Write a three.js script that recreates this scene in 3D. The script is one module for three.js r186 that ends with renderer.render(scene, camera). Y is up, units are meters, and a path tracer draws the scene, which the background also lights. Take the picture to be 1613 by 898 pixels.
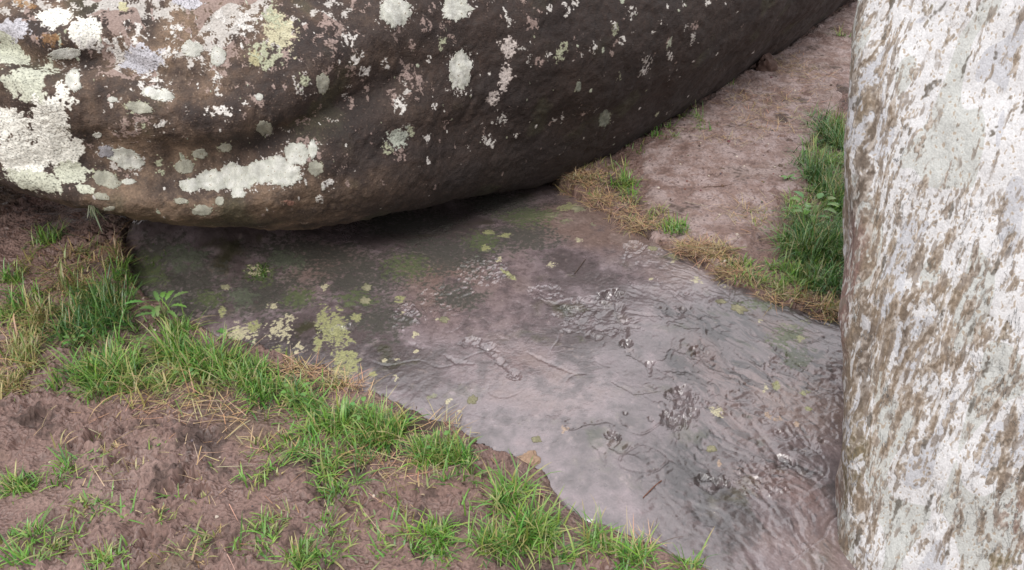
import * as THREE from 'three';
import { mergeGeometries } from 'three/addons/utils/BufferGeometryUtils.js';

// ---------------------------------------------------------------- camera, sky, sun, exposure
const scene = new THREE.Scene();
const camera = new THREE.PerspectiveCamera(38, 1613 / 898, 0.05, 400);
camera.position.set(0, 1.6, 0);
camera.rotation.set(THREE.MathUtils.degToRad(-32), 0, 0);
camera.updateMatrixWorld();

{ // a bright overcast sky: even cloud, three times as bright overhead as at the horizon
  const W = 512, H = 256, d = new Float32Array(W * H * 4);
  for (let j = 0; j < H; j++) for (let i = 0; i < W; i++) {
    const el = ((j + 0.5) / H - 0.5) * Math.PI, s = Math.max(0, Math.sin(el)), az = (i / W) * Math.PI * 2;
    const c = 1 + 0.05 * Math.sin(az * 3 + 4 * s) * (1 - s) + 0.04 * Math.sin(az * 5 + 7 * s + 1.3) * (1 - s);
    const L = el > 0 ? (0.44 + 0.88 * s) * c : 0.35;
    d.set([L * 0.985, L * 0.985, L * 1.03, 1], (j * W + i) * 4);
  }
  const sky = new THREE.DataTexture(d, W, H, THREE.RGBAFormat, THREE.FloatType);
  sky.mapping = THREE.EquirectangularReflectionMapping;
  sky.magFilter = THREE.LinearFilter; sky.needsUpdate = true;
  scene.background = sky; scene.environment = sky;
}
const sun = new THREE.DirectionalLight(new THREE.Color(1, 0.97, 0.92), 1.3);
sun.position.set(-2.2, 7, 3.2); sun.target.position.set(0, 0, -2.6);
sun.castShadow = true; sun.shadow.radius = 45; sun.shadow.mapSize.set(2048, 2048);
Object.assign(sun.shadow.camera, { left: -6, right: 6, top: 6, bottom: -6, near: 0.5, far: 20 });
scene.add(sun, sun.target);
const renderer = new THREE.WebGLRenderer({ antialias: true });
renderer.toneMapping = THREE.LinearToneMapping;
renderer.toneMappingExposure = 1.7;
renderer.shadowMap.enabled = true;

// ---------------------------------------------------------------- numbers: seeded random, noise, curves
let seed = 20240611;
const rnd = () => { seed = (seed + 0x6D2B79F5) | 0; let t = Math.imul(seed ^ (seed >>> 15), 1 | seed); t = (t + Math.imul(t ^ (t >>> 7), 61 | t)) ^ t; return ((t ^ (t >>> 14)) >>> 0) / 4294967296; };
const rr = (a, b) => a + (b - a) * rnd();
const clamp = (x, a = 0, b = 1) => (x < a ? a : x > b ? b : x);
const lerp = (a, b, t) => a + (b - a) * t;
const sstep = (a, b, x) => { const t = clamp((x - a) / (b - a)); return t * t * (3 - 2 * t); };
const PERM = new Uint8Array(512), GRAD = new Float32Array(256 * 3);
for (let i = 0; i < 256; i++) PERM[i] = i;
for (let i = 255; i > 0; i--) { const j = Math.floor(rnd() * (i + 1)), t = PERM[i]; PERM[i] = PERM[j]; PERM[j] = t; }
for (let i = 0; i < 256; i++) {
  PERM[i + 256] = PERM[i];
  const z = rr(-1, 1), a = rr(0, 6.2832), r = Math.sqrt(1 - z * z);
  GRAD.set([r * Math.cos(a), r * Math.sin(a), z], i * 3);
}
function noise(x, y, z) {                     // gradient noise, about -1..1
  const X = Math.floor(x), Y = Math.floor(y), Z = Math.floor(z);
  x -= X; y -= Y; z -= Z;
  const u = x * x * x * (x * (x * 6 - 15) + 10), v = y * y * y * (y * (y * 6 - 15) + 10), w = z * z * z * (z * (z * 6 - 15) + 10);
  const xi = X & 255, yi = Y & 255, zi = Z & 255, x1 = (xi + 1) & 255, y1 = (yi + 1) & 255, z1 = (zi + 1) & 255;
  const g = (a, b, c, p, q, r) => { const h = PERM[PERM[PERM[a] + b] + c] * 3; return GRAD[h] * p + GRAD[h + 1] * q + GRAD[h + 2] * r; };
  const a0 = g(xi, yi, zi, x, y, z), a1 = g(x1, yi, zi, x - 1, y, z), b0 = g(xi, y1, zi, x, y - 1, z), b1 = g(x1, y1, zi, x - 1, y - 1, z);
  const c0 = g(xi, yi, z1, x, y, z - 1), c1 = g(x1, yi, z1, x - 1, y, z - 1), d0 = g(xi, y1, z1, x, y - 1, z - 1), d1 = g(x1, y1, z1, x - 1, y - 1, z - 1);
  return 1.6 * lerp(lerp(lerp(a0, a1, u), lerp(b0, b1, u), v), lerp(lerp(c0, c1, u), lerp(d0, d1, u), v), w);
}
function fbm(x, y, z, n) { let s = 0, a = 0.55; for (let i = 0; i < n; i++) { s += a * noise(x, y, z); x = x * 2.03 + 17.1; y = y * 2.03 + 5.7; z = z * 2.03 + 9.3; a *= 0.52; } return s; }
const ridge = (x, y, z) => 1 - Math.abs(noise(x, y, z)) * 1.6;
const cr = (a, b, c, d, t) => 0.5 * (2 * b + (c - a) * t + (2 * a - 5 * b + 4 * c - d) * t * t + (3 * b - a - 3 * c + d) * t * t * t);
function spline(keys, x) {                    // rows [x, ...values], smooth through all of them
  let i = 0; while (i < keys.length - 2 && x > keys[i + 1][0]) i++;
  const p = keys[Math.max(i - 1, 0)], a = keys[i], b = keys[i + 1], q = keys[Math.min(i + 2, keys.length - 1)];
  const t = clamp((x - a[0]) / (b[0] - a[0]));
  return a.slice(1).map((_, k) => cr(p[k + 1], a[k + 1], b[k + 1], q[k + 1], t));
}
function inside(poly, x, z) {                 // signed distance to a closed outline, positive inside
  let d = 1e9, odd = false;
  for (let i = 0, n = poly.length, j = n - 1; i < n; j = i++) {
    const [ax, az] = poly[j], [bx, bz] = poly[i], ex = bx - ax, ez = bz - az;
    const t = clamp(((x - ax) * ex + (z - az) * ez) / (ex * ex + ez * ez)), px = ax + t * ex - x, pz = az + t * ez - z;
    d = Math.min(d, px * px + pz * pz);
    if (az > z !== bz > z && x < ((bx - ax) * (z - az)) / (bz - az) + ax) odd = !odd;
  }
  return odd ? Math.sqrt(d) : -Math.sqrt(d);
}
class Sheet {                                 // a grid of points that is one surface; uv runs 0..1 both ways
  constructor(nu, nv, point, closeV = false) {
    this.nu = nu; this.nv = nv;
    const P = (this.P = new Float32Array(nu * nv * 3)), N = (this.N = new Float32Array(nu * nv * 3)), uv = new Float32Array(nu * nv * 2), index = [];
    for (let j = 0; j < nv; j++) for (let i = 0; i < nu; i++) {
      const k = j * nu + i, p = point(i / (nu - 1), j / (nv - 1));
      P[k * 3] = p[0]; P[k * 3 + 1] = p[1]; P[k * 3 + 2] = p[2];
      uv[k * 2] = i / (nu - 1); uv[k * 2 + 1] = j / (nv - 1);
    }
    this.normals(closeV);
    const idx = new Uint32Array((nu - 1) * (nv - 1) * 6); let m = 0;
    for (let j = 0; j < nv - 1; j++) for (let i = 0; i < nu - 1; i++) {
      const a = j * nu + i, b = a + 1, c = a + nu, d = c + 1;
      idx.set([a, b, d, a, d, c], m); m += 6;
    }
    this.uv = uv; this.idx = idx;
  }
  normals(closeV) {
    const { nu, nv, P, N } = this;
    for (let j = 0; j < nv; j++) for (let i = 0; i < nu; i++) {
      const k = (j * nu + i) * 3, l = (j * nu + Math.max(i - 1, 0)) * 3, r = (j * nu + Math.min(i + 1, nu - 1)) * 3;
      const jd = j > 0 ? j - 1 : closeV ? nv - 2 : 0, ju = j < nv - 1 ? j + 1 : closeV ? 1 : nv - 1, d = (jd * nu + i) * 3, u = (ju * nu + i) * 3;
      const ax = P[r] - P[l], ay = P[r + 1] - P[l + 1], az = P[r + 2] - P[l + 2], bx = P[u] - P[d], by = P[u + 1] - P[d + 1], bz = P[u + 2] - P[d + 2];
      let x = ay * bz - az * by, y = az * bx - ax * bz, z = ax * by - ay * bx; const L = Math.hypot(x, y, z) || 1;
      N[k] = x / L; N[k + 1] = y / L; N[k + 2] = z / L;
    }
  }
  displace(f, closeV = false) {               // along the normals
    const { nu, nv, P, N } = this;
    for (let k = 0; k < nu * nv; k++) { const h = f(P[k * 3], P[k * 3 + 1], P[k * 3 + 2], (k % nu) / (nu - 1), Math.floor(k / nu) / (nv - 1)); for (let c = 0; c < 3; c++) P[k * 3 + c] += N[k * 3 + c] * h; }
    if (closeV) for (let i = 0; i < nu * 3; i++) P[(nv - 1) * nu * 3 + i] = P[i];
    this.normals(closeV); return this;
  }
  at(A, u, v, out = [0, 0, 0]) {
    const x = clamp(u) * (this.nu - 1), y = clamp(v) * (this.nv - 1), i = Math.min(Math.floor(x), this.nu - 2), j = Math.min(Math.floor(y), this.nv - 2), s = x - i, t = y - j, k = (j * this.nu + i) * 3, n = this.nu * 3;
    for (let c = 0; c < 3; c++) out[c] = lerp(lerp(A[k + c], A[k + c + 3], s), lerp(A[k + n + c], A[k + n + c + 3], s), t);
    return out;
  }
  pos(u, v, out) { return this.at(this.P, u, v, out); }
  geometry() {
    const g = new THREE.BufferGeometry();
    g.setAttribute('position', new THREE.BufferAttribute(this.P, 3)); g.setAttribute('normal', new THREE.BufferAttribute(this.N, 3)); g.setAttribute('uv', new THREE.BufferAttribute(this.uv, 2));
    g.setIndex(new THREE.BufferAttribute(this.idx, 1)); return g;
  }
}

// ---------------------------------------------------------------- where things lie, in metres on the ground or in the surface coordinates of the rock they grow on
const BAKED = {
  slab: [[-1.4589,-2.6686], [-1.524,-2.864], [-1.5021,-3.0416], [-1.1215,-3.2426], [-0.5406,-3.4577], [0.1618,-3.6506], [0.2447,-3.5062], [0.3902,-3.1814], [0.529,-2.9971], [0.6328,-2.8385], [0.7362,-2.7299], [0.8042,-2.6003], [0.9163,-2.492], [1.0278,-2.4099], [1.1559,-2.3316], [1.2706,-2.1337], [0.9293,-1.292], [0.806,-1.1242], [0.5417,-1.2304], [0.4549,-1.3048], [0.3588,-1.363], [0.2432,-1.4364], [0.1438,-1.4993], [0.0739,-1.6118], [-0.0113,-1.6843], [-0.1005,-1.7349], [-0.2126,-1.8063], [-0.3311,-1.8845], [-0.4563,-1.967], [-0.5667,-2.0417], [-0.7265,-2.1337], [-0.8627,-2.1853], [-1.0149,-2.2752], [-1.1827,-2.39], [-1.3615,-2.5216]],
  path: [[0.4922,-2.8132], [0.5518,-3.1694], [0.6091,-3.4922], [0.6498,-3.9104], [0.9982,-4.4144], [1.6111,-5.2955], [2.3523,-6.3293], [3.2782,-7.6388], [3.2672,-6.9304], [2.2418,-5.228], [1.7729,-4.4144], [1.5218,-3.9949], [1.3979,-3.4922], [1.2102,-3.2928], [1.1008,-2.9971], [0.8462,-2.7883], [0.7574,-2.6003], [0.6086,-2.6919]],
  dents: [[0.291,-2.3462,0.1083,-0.006,1.2], [0.354,-2.4949,0.0339,-0.016,0.8], [0.3721,-2.1989,0.0228,-0.012,0.5], [0.5023,-1.9254,0.0417,-0.012,1.6], [0.4729,-1.8176,0.0347,-0.012,1.6], [0.5235,-1.8536,0.0166,-0.01,1], [0.2904,-1.7588,0.0268,-0.014,1], [0.5179,-1.5754,0.0284,-0.01,1], [0.5616,-1.5754,0.0133,-0.01,0.5], [0.4339,-2.0902,0.02,-0.008,1], [0.5256,-2.397,0.0132,-0.006,0.3], [0.5811,-2.3851,0.0175,-0.007,0.5], [0.619,-2.1301,0.0405,-0.008,1.2], [0.6009,-1.8677,0.0316,0.003,1], [-0.1386,-2.1989,0.029,-0.007,1], [-0.0756,-2.178,0.0165,-0.006,1], [0.0109,-2.029,0.0235,-0.007,1], [-0.0414,-2.1,0.0161,-0.005,1], [-0.5743,-2.2709,0.0318,-0.008,1], [0.4841,-2.8409,0.0448,-0.006,0.8], [0.7338,-1.6458,0.0257,-0.009,1], [0.7144,-1.8962,0.075,-0.005,1.6], [0.6665,-1.5984,0.0673,0.003,1.4], [0.8078,-1.7328,0.0531,-0.006,1.6], [0.8501,-2.0803,0.0598,-0.005,1.5], [0.3995,-1.8313,0.0092,-0.008,0], [0.332,-1.8536,0.0074,-0.007,0], [0.171,-1.8067,0.0182,-0.004,0.5], [0.6227,-2.4949,0.0113,-0.01,0], [0.1223,-2.5075,0.0568,-0.003,1.2], [-0.239,-2.4452,0.0892,-0.003,1.2], [-0.1109,-2.6621,0.0948,0.003,1], [-0.3651,-2.3655,0.0654,0.003,1]],
  gouges: [[[[-0.143,-2.2099], [-0.0962,-2.1818], [-0.058,-2.1269], [-0.0129,-2.0609], [0.0225,-2.0101]],0.0106,0.006], [[[-0.1125,-2.1748], [-0.071,-2.1644], [-0.044,-2.1473]],0.0088,0.005], [[[0.16,-1.7795], [0.2163,-1.8063], [0.2721,-1.8172], [0.2942,-1.8009]],0.0077,0.006], [[[0.2827,-1.7955], [0.2957,-1.7479], [0.2772,-1.7068], [0.3037,-1.6918], [0.3284,-1.7221]],0.0108,0.01], [[[0.4991,-2.0039], [0.5207,-1.9489], [0.4933,-1.8787], [0.4617,-1.8227], [0.4673,-1.7479]],0.0149,0.013], [[[0.4566,-1.9076], [0.4685,-1.8421], [0.4446,-1.7848]],0.0113,0.01], [[[0.5262,-1.937], [0.5239,-1.8617], [0.4943,-1.7795]],0.0097,0.009], [[[0.5228,-1.8561], [0.5304,-1.8172]],0.0079,0.008], [[[0.3718,-2.2029], [0.3935,-2.1269], [0.4295,-2.0936], [0.4284,-2.029]],0.0106,0.009], [[[0.3544,-2.5046], [0.3736,-2.4099], [0.3802,-2.2938], [0.3718,-2.1853]],0.0155,0.01], [[[0.2894,-2.4628], [0.3384,-2.5046], [0.3628,-2.4546]],0.0134,0.01], [[[0.2761,-2.4382], [0.2171,-2.39], [0.1628,-2.4059]],0.0114,0.006], [[[0.3926,-2.3821], [0.4455,-2.3664], [0.4979,-2.3508]],0.0075,0.006], [[[0.5228,-2.4139], [0.5275,-2.3586]],0.0132,0.008], [[[0.5633,-2.39], [0.5829,-2.3508]],0.015,0.006], [[[0.549,-1.8282], [0.5781,-1.7479], [0.6462,-1.6968]],0.0063,0.005], [[[0.5044,-1.717], [0.5368,-1.7018], [0.5558,-1.6918]],0.006,0.007], [[[0.5305,-1.6189], [0.5412,-1.5725], [0.5147,-1.5409], [0.495,-1.5588]],0.0101,0.01], [[[0.5663,-1.5955], [0.5673,-1.5543]],0.0086,0.008], [[[0.6083,-2.1337], [0.6254,-2.0674], [0.6557,-2.0417]],0.0156,0.009], [[[0.6386,-2.0353], [0.6905,-2.0039]],0.0101,0.006], [[[0.7324,-1.6719], [0.7716,-1.6048], [0.8329,-1.5955]],0.0089,0.009], [[[0.6796,-1.8282], [0.7143,-1.7221], [0.7353,-1.6573]],0.0078,0.007], [[[0.6925,-2.1002], [0.7221,-1.9731]],0.0103,0.007], [[[0.7891,-2.0837], [0.8131,-1.8845]],0.0102,0.007], [[[-0.217,-2.1337], [-0.174,-2.0936], [-0.1235,-2.087]],0.0104,0.004], [[[0.0982,-2.4711], [0.1416,-2.43], [0.2111,-2.4711]],0.0153,0.005], [[[-0.3468,-2.2029], [-0.2909,-2.161]],0.0106,0.004], [[[0.0481,-2.1507], [0.1079,-2.1002], [0.1944,-2.0353]],0.0087,0.004], [[[0.4491,-2.7638], [0.5315,-2.8283], [0.586,-2.7785]],0.0187,0.004], [[[0.3982,-1.8282], [0.4021,-1.8172]],0.0094,0.008], [[[0.5448,-2.305], [0.5825,-2.2752]],0.0073,0.004], [[[0.2999,-2.0039], [0.3703,-1.943], [0.4487,-1.955]],0.0066,0.005], [[[-0.6919,-2.4711], [-0.5945,-2.43], [-0.45,-2.3508]],0.0115,0.004], [[[-0.4896,-2.6455], [-0.2855,-2.4711]],0.0121,0.004]],
  prints: [[-1.1787,-1.7609,0.0395,0.022], [-1.2165,-1.717,0.0283,0.018], [-1.0692,-1.667,0.0347,0.02], [-0.8661,-1.5885,0.0337,0.024], [-0.8034,-1.5498,0.0232,0.02], [-0.9029,-1.5498,0.0265,0.018], [-1.373,-1.8282,0.0478,0.018], [-0.6665,-1.7221,0.0425,0.014], [-0.4024,-1.5101,0.0392,0.016], [-0.2742,-1.532,0.0428,0.014], [-0.6564,-1.3668,0.04,0.018], [-1.14,-1.4466,0.0477,0.014], [-0.8515,-1.7479,0.0393,0.012], [-0.2255,-1.3668,0.0308,0.018], [-0.096,-1.6118,0.0238,0.018], [-0.8791,-1.3863,0.0372,0.016], [-1.3745,-1.7221,0.0319,0.016]],
  hollow: [[0,0.3185], [0.1753,0.3185], [0.1999,0.3387], [0.2402,0.3587], [0.282,0.3639], [0.3389,0.3693], [0.3846,0.3925], [0.4168,0.4302], [0.4423,0.465], [0.4675,0.4897], [0.4918,0.5115], [0.5168,0.5422], [1,0.66]],
  cleft: [[0,0.517], [0.1765,0.517], [0.2108,0.5013], [0.2309,0.5105], [0.2682,0.5283], [0.3062,0.5112], [1,0.5112]],
  boulderLichens: [[0.2055,0.4601,0.0207,0.0095,-0.0008,-0.0417,11], [0.2166,0.4,0.0226,0.0145,-0.0104,-0.0807,10], [0.2173,0.3502,0.0205,0.0088,-0.0042,-0.0323,10], [0.1884,0.3155,0.0229,-0.0153,-0.0093,-0.0624,10], [0.1979,0.2751,0.032,0.0058,-0.0054,-0.0297,11], [0.1844,0.3741,0.0195,0.0141,-0.0038,-0.0499,10], [0.2219,0.3115,0.0181,0.0125,0.0017,-0.027,11], [0.2324,0.2933,0.0105,0.0023,-0.0008,-0.0093,11], [0.1909,0.5348,0.0151,0.0027,-0.0045,-0.0234,12], [0.2197,0.5587,0.0225,0.0059,0.0047,-0.0269,2], [0.2197,0.5587,0.0197,0.0057,0.0041,-0.0217,10], [0.2461,0.5514,0.0169,0.0066,-0.0002,-0.0244,10], [0.2523,0.5363,0.0164,0.0038,-0.0024,-0.0115,2], [0.1839,0.5054,0.0175,0.0067,0.0114,-0.0327,11], [0.219,0.5282,0.0124,0.0051,-0.0005,-0.0165,6], [0.1958,0.5697,0.0146,0.0034,0.0016,-0.0089,6], [0.2902,0.5237,0.0229,0.0003,-0.0037,-0.0239,12], [0.2979,0.4929,0.0177,0.0031,0.0004,-0.0231,2], [0.3071,0.4738,0.0109,0.0019,0.0002,-0.0109,0], [0.2966,0.4769,0.0063,0.0012,0.0001,-0.0095,0], [0.229,0.5164,0.0121,0.0076,-0.0016,-0.0068,0], [0.2378,0.4797,0.0057,0.0042,0.0035,-0.0199,0], [0.3663,0.536,0.0092,0.0017,-0.0025,-0.0144,0], [0.3414,0.5433,0.0113,0.0004,-0.0014,-0.0116,0], [0.3211,0.5373,0.0151,0.0021,-0.0011,-0.0139,2], [0.2708,0.5378,0.0126,-0.0003,-0.0046,-0.019,2], [0.2886,0.5584,0.0156,0.0041,0,-0.019,2], [0.276,0.5905,0.0063,0.0019,0.0005,-0.0108,4], [0.3484,0.6021,0.0215,0.0009,-0.0017,-0.0086,12], [0.3828,0.5937,0.0126,0.0017,-0.0036,-0.0146,2], [0.403,0.583,0.0179,-0.0007,-0.0053,-0.0216,2], [0.326,0.5678,0.0134,0.0031,-0.0012,-0.0159,2], [0.4317,0.5723,0.0174,-0.0024,-0.0104,-0.0445,15], [0.4018,0.5327,0.0114,-0.0001,-0.003,-0.0157,4], [0.4125,0.5356,0.0211,-0.0016,-0.0051,-0.0262,5], [0.4324,0.5957,0.0129,-0.0015,-0.0074,-0.0281,5], [0.2677,0.4581,0.0047,0.001,-0.0001,-0.0044,0], [0.2887,0.451,0.0112,-0.002,-0.0016,-0.0082,7], [0.2488,0.383,0.004,0.0018,-0.0012,-0.0064,0], [0.2657,0.3542,0.013,-0.0073,-0.005,-0.013,0], [0.2509,0.3603,0.0066,0.0002,-0.0019,-0.0095,1], [0.2937,0.3472,0.008,0.0012,-0.0011,-0.0166,5], [0.2493,0.3172,0.011,-0.0042,-0.0015,-0.0157,7], [0.2667,0.3201,0.0059,0.0018,0.0001,-0.006,0], [0.2465,0.2871,0.0064,-0.0004,-0.0008,-0.0064,7], [0.25,0.2657,0.005,0.0058,-0.0013,-0.0073,7], [0.3301,0.3697,0.0071,0.0004,-0.001,-0.0066,7], [0.3554,0.3793,0.0067,0.0003,-0.0008,-0.0076,7], [0.3955,0.4175,0.0086,-0.003,0.0004,-0.0205,7], [0.3134,0.3517,0.0092,0.001,-0.001,-0.0106,7], [0.3167,0.3226,0.0111,0.0006,-0.0006,-0.0135,0], [0.3376,0.3316,0.0169,-0.0003,-0.0016,-0.0197,0], [0.3611,0.3361,0.0207,-0.0021,-0.0031,-0.0216,0], [0.3867,0.3432,0.0176,-0.0025,-0.0034,-0.0184,0], [0.4033,0.3353,0.0145,-0.0018,-0.0036,-0.0178,0], [0.4189,0.3657,0.0066,-0.0118,-0.0083,-0.016,0], [0.4325,0.3721,0.0034,-0.0003,-0.0033,-0.0173,0], [0.43,0.3425,0.0058,-0.0008,-0.0012,-0.012,7], [0.3588,0.3103,0.0068,0.0004,-0.0012,-0.0108,0], [0.3997,0.3532,0.0104,-0.0015,-0.0025,-0.0115,0], [0.3235,0.275,0.0097,0.0034,-0.0011,-0.0114,7], [0.3075,0.2936,0.006,-0.0014,-0.0004,-0.0057,7], [0.3408,0.2953,0.0023,-0.005,-0.0038,-0.0071,7], [0.4308,0.2864,0.0063,-0.0012,0.0006,-0.0229,2], [0.4382,0.3168,0.0072,-0.0016,-0.0012,-0.0126,2], [0.4036,0.2875,0.0074,-0.0047,-0.0002,-0.0089,8], [0.4317,0.4254,0.0091,0,-0.0018,-0.0203,3], [0.4268,0.3737,0.0136,-0.0011,-0.0061,-0.0317,3], [0.4361,0.5011,0.0075,0.0008,-0.0019,-0.0149,5], [0.4502,0.4984,0.0055,-0.0001,-0.001,-0.0146,7], [0.4092,0.4897,0.0043,0,-0.0014,-0.0095,3], [0.4205,0.4942,0.0059,-0.0004,-0.0015,-0.0093,3], [0.3574,0.4897,0.0091,0.0008,-0.0017,-0.0139,2], [0.3591,0.454,0.016,0.0005,-0.0017,-0.0154,2], [0.3803,0.4642,0.0067,0.0001,-0.0014,-0.0103,2], [0.3953,0.4771,0.0037,-0.0003,-0.001,-0.0062,0], [0.29,0.4319,0.0131,0.0033,-0.0012,-0.0142,3], [0.2769,0.3994,0.0205,0.008,-0.0041,-0.0288,3], [0.3049,0.4291,0.0061,0.0007,-0.0013,-0.0118,2], [0.36,0.5081,0.0062,0.0005,-0.0021,-0.0141,2], [0.5184,0.5938,0.0139,0.013,0.0028,-0.0164,0], [0.5698,0.6039,0.0127,0.0005,-0.0039,-0.0186,0], [0.5613,0.5095,0.0101,-0.0034,-0.005,-0.0328,0], [0.6007,0.5445,0.0071,-0.0027,-0.0037,-0.0256,13], [0.5978,0.4998,0.0079,-0.0006,-0.0026,-0.0284,13], [0.5871,0.4594,0.0064,0.0019,0.0001,-0.0268,13], [0.5982,0.4033,0.0071,-0.0065,-0.0027,-0.0257,2], [0.5862,0.3569,0.007,-0.0018,-0.001,-0.0226,2], [0.6052,0.5856,0.0045,-0.002,-0.0044,-0.0185,2], [0.4777,0.5576,0.009,0.0004,-0.0028,-0.0147,2], [0.4804,0.5352,0.0082,0.0006,-0.0018,-0.0158,2], [0.4851,0.5161,0.0068,0,-0.0002,-0.0106,2], [0.4664,0.5745,0.009,-0.0012,-0.0032,-0.0128,3], [0.4639,0.5515,0.0056,0.0006,-0.0019,-0.0095,3], [0.5257,0.5531,0.0058,-0.0003,-0.0008,-0.0124,3], [0.5026,0.4756,0.005,-0.0005,-0.0036,-0.0199,3], [0.5058,0.4547,0.0066,-0.0007,-0.0036,-0.0256,2], [0.518,0.5033,0.0111,-0.0017,-0.0035,-0.02,3], [0.4991,0.3886,0.0131,-0.0037,-0.0024,-0.035,14], [0.5093,0.3963,0.0074,-0.002,-0.001,-0.0213,5], [0.489,0.3673,0.0066,-0.0012,-0.0026,-0.0203,5], [0.4987,0.3504,0.0081,-0.0018,-0.0013,-0.0128,3], [0.5282,0.5039,0.0054,-0.0009,-0.0024,-0.0182,3], [0.4706,0.4627,0.0046,-0.0008,-0.0046,-0.0243,3], [0.4844,0.4872,0.0039,-0.0006,-0.0008,-0.0154,3], [0.5018,0.5263,0.0044,0,-0.0004,-0.0098,2], [0.551,0.557,0.0033,-0.0022,-0.0052,-0.0211,5], [0.5374,0.5313,0.0029,-0.0004,-0.0006,-0.0081,2], [0.5328,0.4501,0.0038,-0.0006,-0.0009,-0.0102,2], [0.5434,0.3992,0.0046,-0.006,-0.0029,-0.0161,3], [0.5242,0.3764,0.0051,-0.0018,-0.0009,-0.0114,2], [0.54,0.5789,0.0064,0.0004,-0.0026,-0.0188,3], [0.5499,0.6061,0.004,0.0001,-0.0038,-0.0151,3], [0.587,0.5034,0.0015,0.0003,-0.0006,-0.0077,2], [0.6117,0.3624,0.0034,-0.0004,0.0013,-0.0119,2], [0.6432,0.5386,0.0048,-0.0041,-0.0053,-0.0229,5], [0.6642,0.5424,0.0035,-0.0027,-0.0009,-0.0141,2], [0.6312,0.5336,0.0044,-0.0003,-0.0011,-0.0089,2], [0.6383,0.6046,0.003,-0.0016,-0.0036,-0.0129,2], [0.6509,0.6043,0.0045,-0.0025,-0.003,-0.0127,2], [0.6792,0.5717,0.0037,-0.0017,-0.0001,-0.0102,2], [0.6235,0.5242,0.0049,0.0004,-0.0006,-0.009,3], [0.6546,0.4025,0.0021,-0.002,0.001,-0.0223,2], [0.6888,0.3667,0.005,-0.01,0.0014,-0.023,9], [0.657,0.4812,0.0025,-0.0023,0.0002,-0.0096,9], [0.6857,0.4821,0.0034,-0.0056,0.0007,-0.0145,5], [0.6922,0.5857,0.0038,-0.0033,-0.0014,-0.0167,2], [0.7033,0.482,0.0059,-0.0109,0.0003,-0.0273,2], [0.7174,0.4886,0.0026,-0.005,0.0002,-0.0123,2], [0.6802,0.5442,0.0024,-0.003,-0.0016,-0.0087,3], [0.707,0.559,0.0017,-0.0023,-0.0006,-0.0104,2], [0.7226,0.5768,0.0017,-0.0027,-0.002,-0.011,2], [0.7368,0.5685,0.0022,-0.0021,-0.0002,-0.0071,2], [0.6836,0.5435,0.0031,-0.0014,-0.0005,-0.0095,2], [0.7297,0.5324,0.0034,-0.0057,-0.0011,-0.0114,3], [0.7236,0.5326,0.002,-0.0033,-0.0005,-0.0079,2], [0.6236,0.5806,0.0073,-0.0024,-0.004,-0.0213,3], [0.6533,0.5596,0.0022,-0.0016,-0.0016,-0.0117,3], [0.6583,0.6136,0.0033,-0.0035,-0.0029,-0.0125,2], [0.7337,0.4981,0.001,-0.0011,0.0007,-0.0046,2]],
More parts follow.
